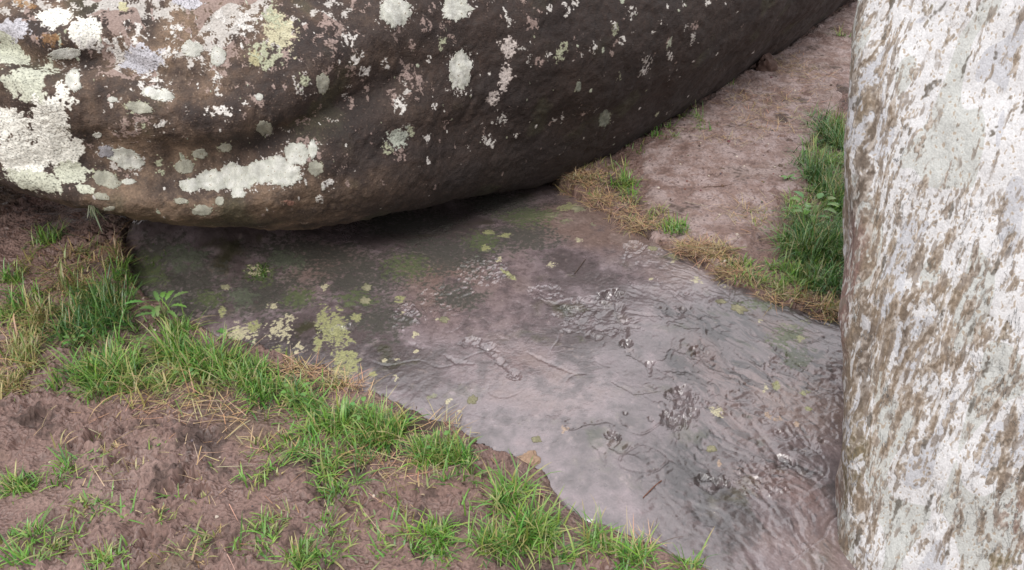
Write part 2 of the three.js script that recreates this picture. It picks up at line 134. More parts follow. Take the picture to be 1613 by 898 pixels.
  slabLichensAndShade: [[0.1067,0.6193,0.0611,0.0027,0.0151,-0.0565,18], [0.2076,0.5813,0.0686,-0.0019,0.0153,-0.0729,18], [0.3069,0.6311,0.0859,0.0023,0.012,-0.0882,18], [0.4126,0.698,0.0902,0.0008,0.0055,-0.0947,18], [0.5115,0.7527,0.0681,0.0018,-0.0005,-0.0732,18], [0.2347,0.6884,0.0944,0.0158,0.0089,-0.0538,18], [0.3497,0.8356,0.1085,-0.002,0.0093,-0.0935,18], [0.4843,0.9184,0.0755,-0.0297,0.001,-0.0976,18], [0.3511,0.5168,0.0508,-0.0027,0.0058,-0.0511,18], [0.4348,0.5746,0.0455,-0.0069,0.0021,-0.0429,18], [0.0532,0.6743,0.0503,-0.0053,0.0113,-0.0472,18], [0.0492,0.6267,0.0443,-0.0124,0.0172,-0.0585,18], [0.1223,0.5602,0.0455,-0.0021,0.0121,-0.0447,18], [0.049,0.641,0.035,-0.0082,0.0155,-0.0525,16], [0.0883,0.6641,0.0321,-0.0007,0.0063,-0.0302,17], [0.1419,0.5724,0.0266,0.0014,0.007,-0.0295,16], [0.189,0.6348,0.0248,0.001,0.0066,-0.0328,16], [0.0867,0.5784,0.0268,-0.0102,0.0072,-0.0265,17], [0.1788,0.5745,0.0241,-0.0046,0.0083,-0.0345,17], [0.2471,0.5724,0.0304,-0.0015,0.0062,-0.0341,16], [0.2146,0.6662,0.0308,0.0047,0.0054,-0.0301,17], [0.367,0.6587,0.0398,0.0012,0.0049,-0.0536,16], [0.3151,0.5705,0.0297,0.0015,0.0047,-0.0352,16], [0.521,0.8323,0.0533,-0.0099,-0.0009,-0.0659,16], [0.4608,0.7392,0.0338,-0.003,0.0013,-0.0493,16], [0.8036,0.4796,0.0276,-0.0011,-0.0096,-0.0392,16], [0.803,0.4356,0.0208,0.0014,-0.0057,-0.0285,17], [0.7934,0.56,0.0313,0.0046,-0.0047,-0.0211,16], [0.302,0.4976,0.0238,0.0018,0.0087,-0.0554,4], [0.326,0.4277,0.0221,-0.0029,0.0042,-0.0308,4], [0.2837,0.5239,0.011,-0.0004,0.0058,-0.0357,4], [0.3098,0.4084,0.0177,-0.002,0.0018,-0.0136,2], [0.2395,0.4972,0.0216,-0.0009,0.0062,-0.0321,2], [0.2409,0.4534,0.0182,-0.0012,0.0033,-0.0171,4], [0.3215,0.5234,0.0101,0.0001,0.002,-0.015,4], [0.2882,0.4612,0.0068,0.0003,0.0045,-0.0278,4], [0.2014,0.492,0.0244,-0.0011,0.0058,-0.027,2], [0.1648,0.5407,0.006,-0.0002,0.0043,-0.0195,4], [0.2092,0.5053,0.0116,-0.0005,0.0043,-0.0197,4], [0.268,0.4582,0.0109,0.0006,0.0026,-0.0152,2], [0.2193,0.5538,0.0088,0.0002,0.0024,-0.012,2], [0.2445,0.5266,0.0102,-0.0002,0.0025,-0.0126,2], [0.154,0.6003,0.0068,0.0002,0.0016,-0.0071,7], [0.1836,0.642,0.0157,0.0003,0.0031,-0.0163,2], [0.2744,0.6,0.0069,-0.0001,0.0023,-0.0146,2], [0.4655,0.7163,0.0083,-0.0015,0.0004,-0.0161,4], [0.4686,0.772,0.0104,-0.001,0.0003,-0.0143,4], [0.4919,0.7554,0.0128,-0.0004,0.0001,-0.0152,4], [0.4949,0.6387,0.0129,-0.0191,-0.0022,-0.0071,4], [0.4834,0.6781,0.0065,0.0005,0.0002,-0.0174,2], [0.5783,0.8688,0.0224,0.0205,0.0003,-0.0258,4], [0.595,0.8575,0.0091,0.0006,-0.001,-0.0162,7], [0.5568,0.8311,0.0179,0.008,0.0004,-0.0156,5], [0.5763,0.8096,0.0106,0.0001,-0.0005,-0.0113,5], [0.5493,0.6643,0.008,-0.0003,-0.0004,-0.0113,2], [0.3241,0.5999,0.0068,0.0006,0.0013,-0.0105,7], [0.3271,0.5646,0.0059,0.0004,0.0012,-0.0097,7], [0.3681,0.5721,0.009,0.0003,0.0013,-0.0131,4], [0.3744,0.5313,0.0056,-0.0038,0.0012,-0.0115,2], [0.393,0.4823,0.0056,-0.0002,0.0008,-0.0098,2], [0.4232,0.5182,0.0057,0.0015,0.0006,-0.0098,7], [0.4145,0.5193,0.0058,0,0.0004,-0.0063,2], [0.3965,0.4488,0.0048,-0.0001,0.0005,-0.0065,2], [0.3639,0.4332,0.0054,-0.0001,0.001,-0.0092,2], [0.3768,0.4325,0.0055,-0.001,0.0004,-0.0045,2], [0.3772,0.4017,0.004,-0.0006,0.0005,-0.0046,2], [0.3805,0.3948,0.004,-0.0003,0.0004,-0.0046,2], [0.3557,0.4042,0.006,-0.0002,0.0008,-0.0067,4], [0.4363,0.3562,0.0051,-0.0004,0.0004,-0.0081,2], [0.4604,0.3548,0.0057,-0.0001,0.0003,-0.0086,7], [0.4479,0.3366,0.0044,-0.0005,0.0002,-0.0041,2], [0.523,0.2879,0.0048,-0.0006,-0.0001,-0.0058,7], [0.5891,0.7421,0.0076,0.0002,-0.0007,-0.012,2], [0.4194,0.3622,0.0077,-0.0002,0.0005,-0.0076,5], [0.5504,0.3029,0.0057,0.0037,-0.0004,-0.0079,8], [0.7276,0.6248,0.0091,-0.0047,-0.0039,-0.0141,2], [0.7454,0.5641,0.0065,-0.0008,-0.0011,-0.0062,7], [0.7629,0.5462,0.0098,-0.005,-0.0024,-0.0097,7], [0.7831,0.5199,0.0048,0.0014,-0.0022,-0.0091,2], [0.8166,0.4755,0.0058,-0.0013,-0.0025,-0.011,4], [0.8143,0.5084,0.0102,-0.0043,-0.0025,-0.0078,5], [0.8358,0.5213,0.0085,-0.0004,-0.0044,-0.0153,5], [0.698,0.3275,0.0086,-0.0044,-0.0028,-0.016,2], [0.7668,0.3781,0.0056,-0.0024,-0.0024,-0.0099,4], [0.7934,0.3629,0.0078,0.0005,-0.0016,-0.0073,4], [0.7898,0.3332,0.0058,-0.003,-0.0023,-0.0064,4], [0.6838,0.2686,0.0051,-0.0007,-0.0008,-0.0058,7], [0.6879,0.2482,0.0036,0.0007,-0.0014,-0.0076,8], [0.7561,0.3719,0.0036,-0.0007,-0.0023,-0.0095,2], [0.748,0.3232,0.0036,-0.0077,-0.0033,-0.0083,8], [0.7554,0.3163,0.0071,-0.0011,-0.0023,-0.007,8], [0.7729,0.3094,0.0052,-0.0023,-0.0018,-0.0077,8], [0.6619,0.7251,0.0044,0.0017,-0.0008,-0.0072,2], [0.6848,0.7205,0.0063,-0.0025,-0.0011,-0.0087,7], [0.7083,0.6976,0.0058,-0.004,-0.0021,-0.01,7], [0.7147,0.6963,0.0044,0.0013,-0.0007,-0.005,2], [0.7052,0.6769,0.0045,0.0024,-0.0008,-0.0055,2], [0.7378,0.6749,0.0031,-0.0065,-0.0045,-0.0147,2], [0.67,0.6217,0.0039,0.0002,-0.0007,-0.0056,2], [0.7597,0.6105,0.0046,-0.0003,-0.0012,-0.0062,2], [0.6519,0.7957,0.0034,-0.0048,-0.0021,-0.0076,5], [0.6124,0.7966,0.0053,0.0003,-0.0005,-0.0067,5]],
  stoneLichens: [[0.4774,0.3147,-0.0307,0.003,0.0022,-0.0228,1], [0.5093,0.3588,-0.0183,0.0002,0.0083,-0.0203,0], [0.4656,0.3241,-0.025,0.003,-0.002,-0.0154,1], [0.6653,0.4221,-0.0146,0.0002,0.009,-0.0153,0], [0.6809,0.2579,-0.0197,0.0026,0.0016,-0.0282,1], [0.6142,0.357,-0.0162,0.0011,0.005,-0.0166,0], [0.5565,0.262,-0.0151,0.0006,0.0041,-0.0113,0], [0.7659,0.1432,-0.0117,0.0036,0.0034,-0.0194,0], [0.6485,0.149,-0.0282,0.0049,0.0002,-0.0212,0], [0.4249,0.3477,-0.0166,0.0009,0.006,-0.0321,1], [0.458,0.4155,-0.0255,-0.0013,0.0215,-0.0306,1], [0.5131,0.4404,-0.0176,-0.001,0.0173,-0.0201,1], [0.4074,0.3073,-0.0167,0.0022,-0.0017,-0.0134,1], [0.432,0.2576,-0.0362,0.0021,0.0059,-0.0214,1], [0.4987,0.215,-0.019,0.0022,0.0051,-0.0215,1], [0.4378,0.2013,-0.0374,0.0045,0.0027,-0.0263,1], [0.5655,0.1994,-0.0291,0.0027,0.0081,-0.0204,1], [0.3932,0.1964,-0.0171,0.0027,-0.0022,-0.022,1], [0.6474,0.458,-0.0101,-0.0004,0.0116,-0.0157,0], [0.7058,0.3694,-0.0123,0.0007,0.0068,-0.0146,0], [0.741,0.3062,-0.0168,0.002,0.0034,-0.0205,1], [0.5956,0.3114,-0.0129,0.0009,0.0045,-0.0151,0], [0.5378,0.2968,-0.0145,0.0016,-0.0013,-0.0107,1], [0.7595,0.3518,-0.0085,0.0019,0.0026,-0.0197,0], [0.6678,0.4923,-0.0114,-0.0006,0.0132,-0.0155,1], [0.758,0.1967,-0.0106,0.0036,0.0005,-0.0157,1], [0.4525,0.2699,-0.009,-0.0009,0.0092,-0.0085,0], [0.5418,0.3343,-0.0101,0.001,-0.0006,-0.0076,0]],
  straw: [[0.2878,-3.4922,0.076,0.0974,220], [0.3838,-3.2613,0.0721,0.0877,200], [0.5326,-3.0248,0.0942,0.0558,200], [0.7021,-2.8082,0.0892,0.05,260], [0.836,-2.6364,0.0851,0.0456,200], [-2.1153,-3.3573,0.17,0.1441,130], [-1.9436,-3.2302,0.1651,0.0987,90], [-1.6073,-2.6003,0.1405,0.1791,170], [-1.6325,-2.2752,0.1065,0.2228,120], [-0.6642,-2.0353,0.1382,0.0445,130], [-0.5153,-1.9731,0.0967,0.0427,90], [-0.1959,-1.8282,0.1104,0.0552,30], [0.358,-3.4577,0.1449,0.1371,190], [0.4805,-3.1397,0.1077,0.1064,110], [0.7796,-2.7638,0.0832,0.0977,190], [0.9914,-3.0814,0.1593,0.1726,80], [1.4119,-4.5173,0.3229,0.3582,220], [1.7585,-5.0971,0.2379,0.3859,160], [1.3121,-4.1273,0.2334,0.1997,110], [1.0969,-3.9104,0.1916,0.1164,40], [1.0879,-2.39,0.075,0.0555,150], [0.956,-2.4711,0.1129,0.0498,80], [-0.578,-1.7221,0.7435,0.3908,130], [-1.5985,-3.0529,0.1318,0.1701,50], [-1.5042,-2.6919,0.096,0.1411,40], [0.2978,-1.3668,0.1231,0.0386,30], [1.7685,-4.6243,0.1829,0.6632,60], [1.7189,-5.0971,0.2379,0.2567,50], [-0.9501,-1.8845,0.3001,0.0861,120], [-0.3588,-1.6719,0.2433,0.0986,110]],
  plants: [[-1.1703,-2.305], [-1.0547,-2.3201], [1.2067,-2.9861], [1.2509,-3.4372], [0.6065,-4.0824], [-1.1911,-2.1337], [-0.9894,-2.0039], [-0.6349,-1.8845], [-0.4225,-1.8063], [-0.2032,-1.6818], [-1.422,-2.1853]],
  hanging: [0.237,0.2596],
  rocks: [[0.0477,-1.667], [1.5735,-5.0716]],
  pebbles: [[1.083,-3.711,0.006,"white pebble at the middle of the path"], [1.0914,-3.5917,0.005,"small pale pebble just below the white one on the path"], [0.6551,-3.3704,0.006,"pale pebble on the path beside the grass by the slab"], [1.2502,-3.3055,0.007,"pebble on the path close to the tiny seedling"], [-2.0165,-2.864,0.008,"white pebble in the mud at the left edge of the picture"], [0.8991,-2.9109,0.006,"pebble on the near end of the path above the dry stems"]],
  twigs: [[[[0.3385,-1.521], [0.3719,-1.5588], [0.3957,-1.5839]],0.0014,[104,66,50],"thin reddish twig lying on the wet lower part of the slab"], [[[0.2329,-2.6364], [0.252,-2.6732], [0.2809,-2.7395]],0.002,[70,56,48],"short dark twig lying on the upper middle of the slab"], [[[0.8556,-3.3638], [0.9308,-3.3573], [0.9849,-3.3836]],0.002,[78,58,48],"dark twig lying flat on the bare path"], [[[0.0495,-1.4161], [0.0772,-1.4466], [0.1719,-1.4822]],0.0022,[176,164,112],"pale straw stem sticking out from the foreground grass tuft over the slab"]],
  grass: {
    bank: [[-1.4223,-2.3316,0.1517,0.1726,1100,0.105,2], [-1.132,-2.1853,0.1657,0.1472,1500,0.1,0], [-1.2366,-2.0353,0.1875,0.1209,1700,0.09,0], [-1.5722,-2.2386,0.1264,0.1813,800,0.07,1], [-1.5266,-2.0039,0.0586,0.1246,300,0.06,1], [-1.7968,-2.5131,0.0685,0.1706,320,0.07,0], [-1.4751,-2.7156,0.0387,0.1717,260,0.06,1], [-1.4026,-2.5562,0.0555,0.0872,240,0.09,0], [-1.6307,-2.6003,0.1171,0.1118,350,0.06,1], [-0.9455,-2.0513,0.1191,0.1028,1000,0.08,0], [-0.79,-1.9884,0.1166,0.0986,900,0.07,0], [-0.6552,-1.9076,0.1134,0.0933,1000,0.07,0], [-0.4878,-1.8145,0.1098,0.0765,1000,0.075,0], [-0.3495,-1.7349,0.1067,0.0826,1000,0.075,0], [-0.2194,-1.667,0.0902,0.0687,1000,0.075,0], [-0.1342,-1.6284,0.065,0.0572,600,0.07,0], [-0.7111,-2.0674,0.1197,0.0422,220,0.035,1], [-0.5568,-1.9884,0.0875,0.0369,220,0.035,1], [-1.009,-2.0039,0.3126,0.1246,700,0.09,1], [-1.5536,-2.43,0.1561,0.2035,420,0.08,1], [-1.562,-2.1337,0.0917,0.1527,300,0.08,1], [-1.692,-2.3508,0.0872,0.1941,300,0.08,0]],
    tuft: [[0.0057,-1.4886,0.0453,0.0941,800,0.12,0], [0.0759,-1.4061,0.0704,0.0699,700,0.09,0], [-0.0256,-1.3863,0.0776,0.0589,500,0.08,0], [0.173,-1.3439,0.0762,0.0455,340,0.07,0], [0.2912,-1.314,0.0602,0.0258,120,0.06,0], [0.4324,-1.3048,0.036,0.0146,50,0.07,0]],
    sward: [[-0.5603,-1.7221,0.1062,0.0767,260,0.06,0], [-0.4696,-1.6118,0.0849,0.0942,420,0.07,0], [-0.4294,-1.478,0.0645,0.106,420,0.06,0], [-0.6424,-1.6236,0.0853,0.0593,140,0.05,0], [-0.3373,-1.3961,0.0779,0.0792,300,0.06,0], [-0.1664,-1.4021,0.0937,0.0796,560,0.06,0], [-1.3013,-1.577,0.067,0.0687,300,0.05,0], [-1.2056,-1.3572,0.0766,0.0728,520,0.06,0], [-1.183,-1.6118,0.051,0.0706,150,0.05,0], [-1.0716,-1.5101,0.0816,0.0543,120,0.05,0], [-0.9297,-1.4886,0.0809,0.0641,360,0.06,0], [-0.9488,-1.3288,0.0757,0.0374,180,0.05,0], [-0.9551,-1.7479,0.0536,0.0521,70,0.05,0], [-0.6334,-1.3961,0.0623,0.0594,240,0.05,0], [-0.4793,-1.3288,0.0606,0.0374,240,0.06,0], [-1.0874,-1.3668,0.0616,0.058,140,0.05,0], [-0.7796,-1.3668,0.0923,0.0773,120,0.045,1], [-0.3071,-1.532,0.0988,0.0663,160,0.05,1], [-0.7196,-1.7221,0.1062,0.0767,120,0.05,1], [-0.5284,-1.4886,0.6797,0.2369,500,0.04,1], [-1.0886,-1.6719,0.3475,0.1481,120,0.04,1]],
    verge: [[0.2719,-3.4714,0.0523,0.0689,200,0.05,1], [0.3671,-3.2928,0.0503,0.0635,160,0.05,1], [0.5114,-3.0643,0.0634,0.0456,140,0.04,1], [0.6934,-2.8283,0.0598,0.0354,110,0.035,1], [0.8205,-2.6732,0.0621,0.0465,160,0.04,1], [0.4406,-3.5629,0.1246,0.1869,420,0.05,1], [0.5073,-3.3704,0.0796,0.1979,420,0.065,0], [0.6683,-2.9752,0.0724,0.0763,260,0.055,0], [0.5932,-3.0814,0.0796,0.0689,130,0.04,1], [0.323,-3.5773,0.0893,0.1011,220,0.05,1], [0.5323,-3.2302,0.055,0.0864,140,0.05,1]],
    margin: [[1.3984,-3.3573,0.085,0.3958,900,0.12,2], [1.628,-3.9523,0.0773,0.3397,600,0.13,2], [1.1788,-2.7883,0.1133,0.1984,1200,0.13,2], [1.217,-3.0814,0.0796,0.138,300,0.08,0], [0.9389,-2.5345,0.0919,0.0517,260,0.06,1], [1.1419,-2.7883,0.0985,0.1785,500,0.09,0], [0.8877,-2.6547,0.107,0.0921,330,0.05,0], [0.7918,-2.7638,0.0587,0.0586,130,0.035,1], [1.2037,-2.8283,0.1145,0.1823,1000,0.1,2], [1.1367,-2.6003,0.0983,0.1252,900,0.09,2], [1.0175,-2.6093,0.1127,0.1169,560,0.07,0], [1.3751,-3.1996,0.071,0.2194,560,0.09,0], [1.5301,-3.6731,0.079,0.2719,460,0.09,0], [1.6789,-4.1273,0.08,0.1997,300,0.1,0], [1.2165,-3.2179,0.1097,0.1105,130,0.05,1], [1.0474,-3.0416,0.0946,0.124,80,0.035,1], [2.296,-5.7183,0.0612,0.1557,90,0.09,0], [0.7694,-1.3591,0.0138,0.023,50,0.05,0], [1.1144,-2.39,0.0617,0.0555,260,0.05,1], [1.0392,-2.4628,0.0811,0.0496,200,0.05,1]],
    fringe: [[0.7842,-4.0558,0.1381,0.1587,220,0.06,0], [0.9866,-4.0824,0.0463,0.0801,70,0.045,0], [0.9197,-4.2669,0.1028,0.1148,100,0.06,0], [1.2863,-4.7583,0.0899,0.0686,50,0.05,1], [0.6107,-3.8529,0.0631,0.0812,90,0.06,0]],
    sprouts: [[-1.7701,-2.7883,0.0591,0.099,190,0.07,0], [-1.7923,-2.6919,0.096,0.094,60,0.05,1]],
    moss: [[-0.9329,-2.6364,0.0473,0.0547,150,0.03,3], [-1.3636,-2.7013,0.0433,0.0567,60,0.02,3]],
  },
};

// ---------------------------------------------------------------- the long recumbent boulder
// rows: place along it, then x and z of its lower lip, height of that lip, how far the face hangs out above the lip, top height, strength of the creases of the near end
const SPINE = [
  [0.00, -3.30, -3.02, 0.52, 0.02, 1.22, 0.8], [0.04, -2.75, -2.70, 0.50, 0.02, 1.27, 0.9], [0.09, -1.95, -2.52, 0.505, 0.00, 1.32, 1], [0.27, -1.22, -2.48, 0.298, 0.00, 1.32, 1],
  [0.43, -0.72, -2.66, 0.205, 0.05, 1.26, 0.9], [0.58, -0.20, -3.14, 0.07, 0.17, 1.17, 0.35], [0.68, 0.22, -3.56, -0.03, 0.30, 1.10, 0.1], [0.78, 1.00, -4.54, -0.04, 0.40, 1.06, 0],
  [0.87, 1.80, -5.66, -0.05, 0.42, 1.0, 0], [0.95, 2.75, -7.05, -0.05, 0.32, 0.9, 0], [1.00, 3.20, -7.70, -0.05, 0.1, 0.9, 0]];
function boulderBase(u, v) {
  const [lx, lz, lip, over, top, crease] = spline(SPINE, u), e = 0.004, a = spline(SPINE, Math.max(u - e, 0)), b = spline(SPINE, Math.min(u + e, 1));
  let tx = b[0] - a[0], tz = b[1] - a[1]; const L = Math.hypot(tx, tz); tx /= L; tz /= L;
  const h = top - lip;
  // the outline across: v, outwards from the lip, height
  const ring = [
    [0, -0.80, lip - 0.26], [0.08, -0.38, lip - 0.12], [0.15, -0.11, lip - 0.055], [0.22, 0.04, lip + 0.03],
    [0.30, 0.05 + 0.05 * crease + over * 0.25, lip + 0.15 * h], [0.38, 0.02 + 0.01 * crease + over * 0.55, lip + 0.30 * h], [0.46, -0.02 + over * 0.85 + 0.02 * crease, lip + 0.42 * h], [0.55, -0.03 + over - 0.08 * crease, lip + (0.62 - 0.04 * crease) * h],
    [0.64, -0.10 + over - 0.20 * crease, lip + (0.80 - 0.05 * crease) * h], [0.72, -0.30 + over - 0.26 * crease, lip + (0.95 - 0.05 * crease) * h], [0.80, -0.75, top], [0.88, -1.25, top - 0.12], [0.94, -1.55, top - 0.55], [1, -0.80, lip - 0.26]];
  let i = 0; while (i < ring.length - 2 && v > ring[i + 1][0]) i++;
  const n = ring.length - 1, p = ring[i === 0 ? n - 1 : i - 1], q = ring[i], r = ring[i + 1], s = ring[i + 2 > n ? 1 : i + 2], t = clamp((v - q[0]) / (r[0] - q[0]));
  let o = cr(p[1], q[1], r[1], s[1], t), y = cr(p[2], q[2], r[2], s[2], t);
  const cap = Math.sqrt(clamp(Math.min(u / 0.05, (1 - u) / 0.04)) * 0.999 + 0.001);
  o = lerp(-0.7, o, cap); y = lerp((top + lip) / 2, y, cap);
  return [lx - tz * o, y, lz + tx * o];
}
const gauss = (x, s) => Math.exp(-(x * x) / (s * s));
const boulderSheet = new Sheet(760, 340, boulderBase, true).displace((x, y, z, u, v) => {
  const near = 1 - sstep(0.45, 0.62, u);
  let h = 0.05 * fbm(x * 1.7, y * 1.7, z * 1.7, 2) + 0.016 * fbm(x * 6, y * 6, z * 6, 2) + 0.006 * fbm(x * 19, y * 19, z * 19, 2) + 0.0022 * fbm(x * 70, y * 70, z * 70, 2);
  // the long hollow that runs across the near end and rises to the right, with a rounded roll below it
  const dv = v - spline(BAKED.hollow, u)[0] - 0.006 * noise(u * 40, 3, 1) - 0.004 * noise(u * 130, 8, 1), deep = near * sstep(0.12, 0.24, u) * (0.75 + 0.25 * noise(u * 9, 4, 4));
  h += deep * (0.060 * gauss(dv - 0.055, 0.062) - 0.085 * gauss(dv + 0.022, 0.036) + 0.022 * gauss(dv + 0.10, 0.04));
  // the cleft near the left side
  const dw = v - spline(BAKED.cleft, u)[0] - 0.006 * noise(u * 60, 7, 1), shut = sstep(0.36, 0.24, u);
  h += shut * (0.022 * gauss(dw - 0.03, 0.03) - 0.045 * gauss(dw + 0.004, 0.015) + 0.02 * gauss(dw + 0.05, 0.03));
  const rough = sstep(0.0, 0.6, noise(x * 4 + 8, y * 4, z * 4)); h += 0.007 * (Math.abs(noise(x * 13, y * 13, z * 13)) - 0.3) + 0.0035 * (Math.abs(noise(x * 33, y * 33, z * 33)) - 0.3); h += (0.4 + rough) * (0.004 * fbm(x * 34, y * 34, z * 34, 2) - 0.010 * Math.pow(clamp(noise(x * 16, y * 16, z * 16 + 3)), 2));
  return h;
}, true);

// ---------------------------------------------------------------- the standing stone
// outline at ground level, going round: share of the way, x, z
const STONE = [[0, 1.95, -1.62], [0.03, 1.90, -1.12], [0.06, 1.62, -0.93], [0.10, 1.36, -0.95], [0.32, 1.13, -1.06], [0.58, 0.93, -1.19], [0.74, 0.815, -1.285], [0.80, 0.79, -1.36], [0.86, 0.825, -1.47], [0.92, 0.98, -1.80], [0.95, 1.2, -2.25], [0.975, 1.6, -2.3], [1, 1.95, -1.62]];
const stoneSheet = new Sheet(460, 440, (p, q) => {
  let [x, z] = spline(STONE, p); const y = -0.25 + q * 2.35;
  const k = Math.sqrt(clamp((1 - q) / 0.06) * 0.995 + 0.005), w = lerp(1, 0.86, sstep(0.4, 1, q)) * k;
  x = lerp(1.4, x, w); z = lerp(-1.55, z, w);
  return [x - 0.02 * Math.max(y, 0) + 0.004 * sstep(0.25, 0, y), y, z - 0.47 * Math.max(y, 0)];
}).displace((x, y, z, p, q) => 0.014 * noise(x * 5, y * 4.5, z * 5 + 9) + 0.03 * fbm(x * 2.4, y * 1.6, z * 2.4, 2) + 0.012 * fbm(x * 9, y * 5, z * 9, 3) - 0.012 * Math.pow(clamp(noise(x * 13, y * 9, z * 13 + 5)), 1.5) + 0.0035 * fbm(x * 40, y * 18, z * 40, 2) + 0.0016 * fbm(x * 110, y * 50, z * 110, 2));

// ---------------------------------------------------------------- outlines on the ground (metres, x and z)
const SLAB = BAKED.slab, PATH = BAKED.path;
const slabIn = (x, z) => inside(SLAB, x, z) + 0.018 * noise(x * 9, 1.5, z * 9) + 0.008 * noise(x * 26, 2.5, z * 26);
const pathIn = (x, z) => inside(PATH, x, z) + 0.05 * noise(x * 5, 4.5, z * 5) + 0.02 * noise(x * 17, 6.5, z * 17);

// ---------------------------------------------------------------- the wet flat rock
const SX0 = -1.5, SX1 = 1.5, SZ0 = -3.55, SZ1 = -1.02;
// dents, humps and crusts: x, z, radius, depth (up when positive), roughness of the floor
const DENTS = BAKED.dents;
function grain(x, z) {                        // across and along the beds, which run towards the lower right
  const wx = x + 0.09 * noise(x * 3, 8.1, z * 3) + 0.025 * noise(x * 11, 4.1, z * 11), wz = z + 0.09 * noise(x * 3, 3.3, z * 3 + 4) + 0.025 * noise(x * 11, 7.7, z * 11);
  return [wx * 0.86 - wz * 0.51, wx * 0.51 + wz * 0.86];
}
const slabRough = (x, z) => clamp(-0.05 + 0.9 * sstep(0.30, 0.90, x + 0.18 * z + 0.55) + 0.75 * noise(x * 2.6 + 3, 1.1, z * 2.6) + 0.35 * noise(x * 7, 5.1, z * 7) + 0.15 * sstep(0.1, -0.9, x));
function dented(x, z, a, b) {                  // [height, how bare of silt]
  let y = 0, bare = 0;
  for (const [cx, cz, r, k, c] of DENTS) {
    const e = Math.hypot(x - cx, z - cz) / r; if (e > 2) continue;
    const q = e * 0.7 + 0.8 * fbm(a * 34 + cx * 9, 3.3, b * 24, 4) + 0.28, w = sstep(1, 0.86, q); if (w <= 0) continue;
    const g = fbm(x * 55, 9, z * 55 + cx, 4);
    y += w * (k * (0.5 + 0.9 * sstep(-0.3, 0.3, g + 0.5 * noise(x * 30, cz * 9, z * 30))) + c * 0.006 * g);
    bare = Math.max(bare, w * sstep(-0.25, 0.25, g * c + 0.22));
  }
  return [y, bare];
}
// gouges: the marked ones, and the many short ones of the right side; each a bent line of points with a width and a depth
const GOUGES = BAKED.gouges.map(([p, w, d]) => ({ p, w, d }));
for (let i = 0; i < 210; i++) {
  const x = rr(-0.55, 1.12), z = rr(-2.75, -1.15), own = x + 0.18 * z + rr(-0.35, 0.35); if (own < 0.15) continue;
  const t = 1.05 + 0.9 * noise(x * 2, 3, z * 2) + rr(-0.2, 0.2), L = rr(0.03, 0.11), bend = rr(-0.02, 0.02), dx = Math.cos(t), dz = Math.sin(t);
  GOUGES.push({ p: [[x - dx * L / 2, z - dz * L / 2], [x + dz * bend, z - dx * bend], [x + dx * L / 2, z + dz * L / 2]], w: rr(0.004, 0.012), d: rr(0.002, 0.0055) });
}
for (const g of GOUGES) { const X = g.p.map((q) => q[0]), Z = g.p.map((q) => q[1]), m = g.w * 2.5; g.box = [Math.min(...X) - m, Math.max(...X) + m, Math.min(...Z) - m, Math.max(...Z) + m]; }
function stroked(x, z) {
  let h = 0, n = null;
  for (const { p, w, d, box } of GOUGES) {
    if (x < box[0] || x > box[1] || z < box[2] || z > box[3]) continue;
    if (n === null) n = [noise(x * 42, 2, z * 42), noise(x * 100, 5, z * 100)];
    let best = 9, end = 1;
    for (let i = 0; i < p.length - 1; i++) {
      const ex = p[i + 1][0] - p[i][0], ez = p[i + 1][1] - p[i][1], t = clamp(((x - p[i][0]) * ex + (z - p[i][1]) * ez) / (ex * ex + ez * ez)), q = Math.hypot(p[i][0] + t * ex - x, p[i][1] + t * ez - z);
      if (q < best) { best = q; const along = (i + t) / (p.length - 1); end = 0.35 + 0.65 * Math.sin(Math.PI * clamp(along, 0.04, 0.96)); }
    }
    const q = best / (w * end) + 0.55 * n[0] + 0.2 * n[1];
    h += d * end * sstep(1.3, 0.3, q + 0.25 * n[1]);
  }
  return h;
}
function slabHeight(x, z) {
  const d = slabIn(x, z);
  let y = -0.016 + 0.02 * (1 - Math.exp(-Math.max(d, 0) / 0.10)) + Math.min(d, 0) * 1.2;
  y += 0.16 * gauss(Math.hypot((x + 1.18) * 0.9, (z + 3.0) * 1.5), 0.42);                   // it rises to carry the boulder
  y += 0.011 * fbm(x * 2.1, 0.3, z * 2.1, 3) - 0.07 * gauss(Math.hypot((x + 0.30) * 0.62 + (z + 3.22) * 0.5, (z + 3.28) * 1.35 + (x + 0.30) * 0.55), 0.40);   // and is hollow under it
  const [a, b] = grain(x, z), rough = slabRough(x, z);
  // thin beds broken off in flakes, and short dug-out strokes between them
  const beds = sstep(0.15, 0.7, rough), t = fbm(a * 10, 0.7, b * 4.5, 4) + 0.25 * noise(x * 26, 7, z * 26);
  y += 0.5 * beds * (0.0038 * sstep(0.0, 0.06, t) + 0.003 * sstep(0.24, 0.30, t) - 0.004 * sstep(-0.22, -0.27, t));
  y -= (0.04 + rough) * 0.0038 * sstep(0.18, 0.40, fbm(a * 24, 2.2, b * 7, 3) + 0.3 * noise(x * 9, 6, z * 9));
  y += rough * 0.0012 * fbm(a * 60, 2.2, b * 26, 3) + 0.012 * sstep(-0.75, -1.1, x) * (0.5 + fbm(x * 11, 2.2, z * 11, 3));
  y -= 0.006 * Math.pow(clamp(ridge(x * 6 + 3, 5.2, z * 6 + 0.6 * a)), 40) * (0.2 + rough) * sstep(0.05, 0.3, noise(x * 4, 3, z * 4));
  y += (0.14 + 0.8 * rough) * 0.0022 * fbm(x * 48, 4.2, z * 48, 3);
  y -= 0.7 * stroked(x, z);
  const q = dented(x, z, a, b); y += q[0];
  return y;
}
const slabSheet = new Sheet(760, 640, (u, v) => { const x = lerp(SX0, SX1, u), z = lerp(SZ1, SZ0, v); return [x, slabHeight(x, z), z]; });

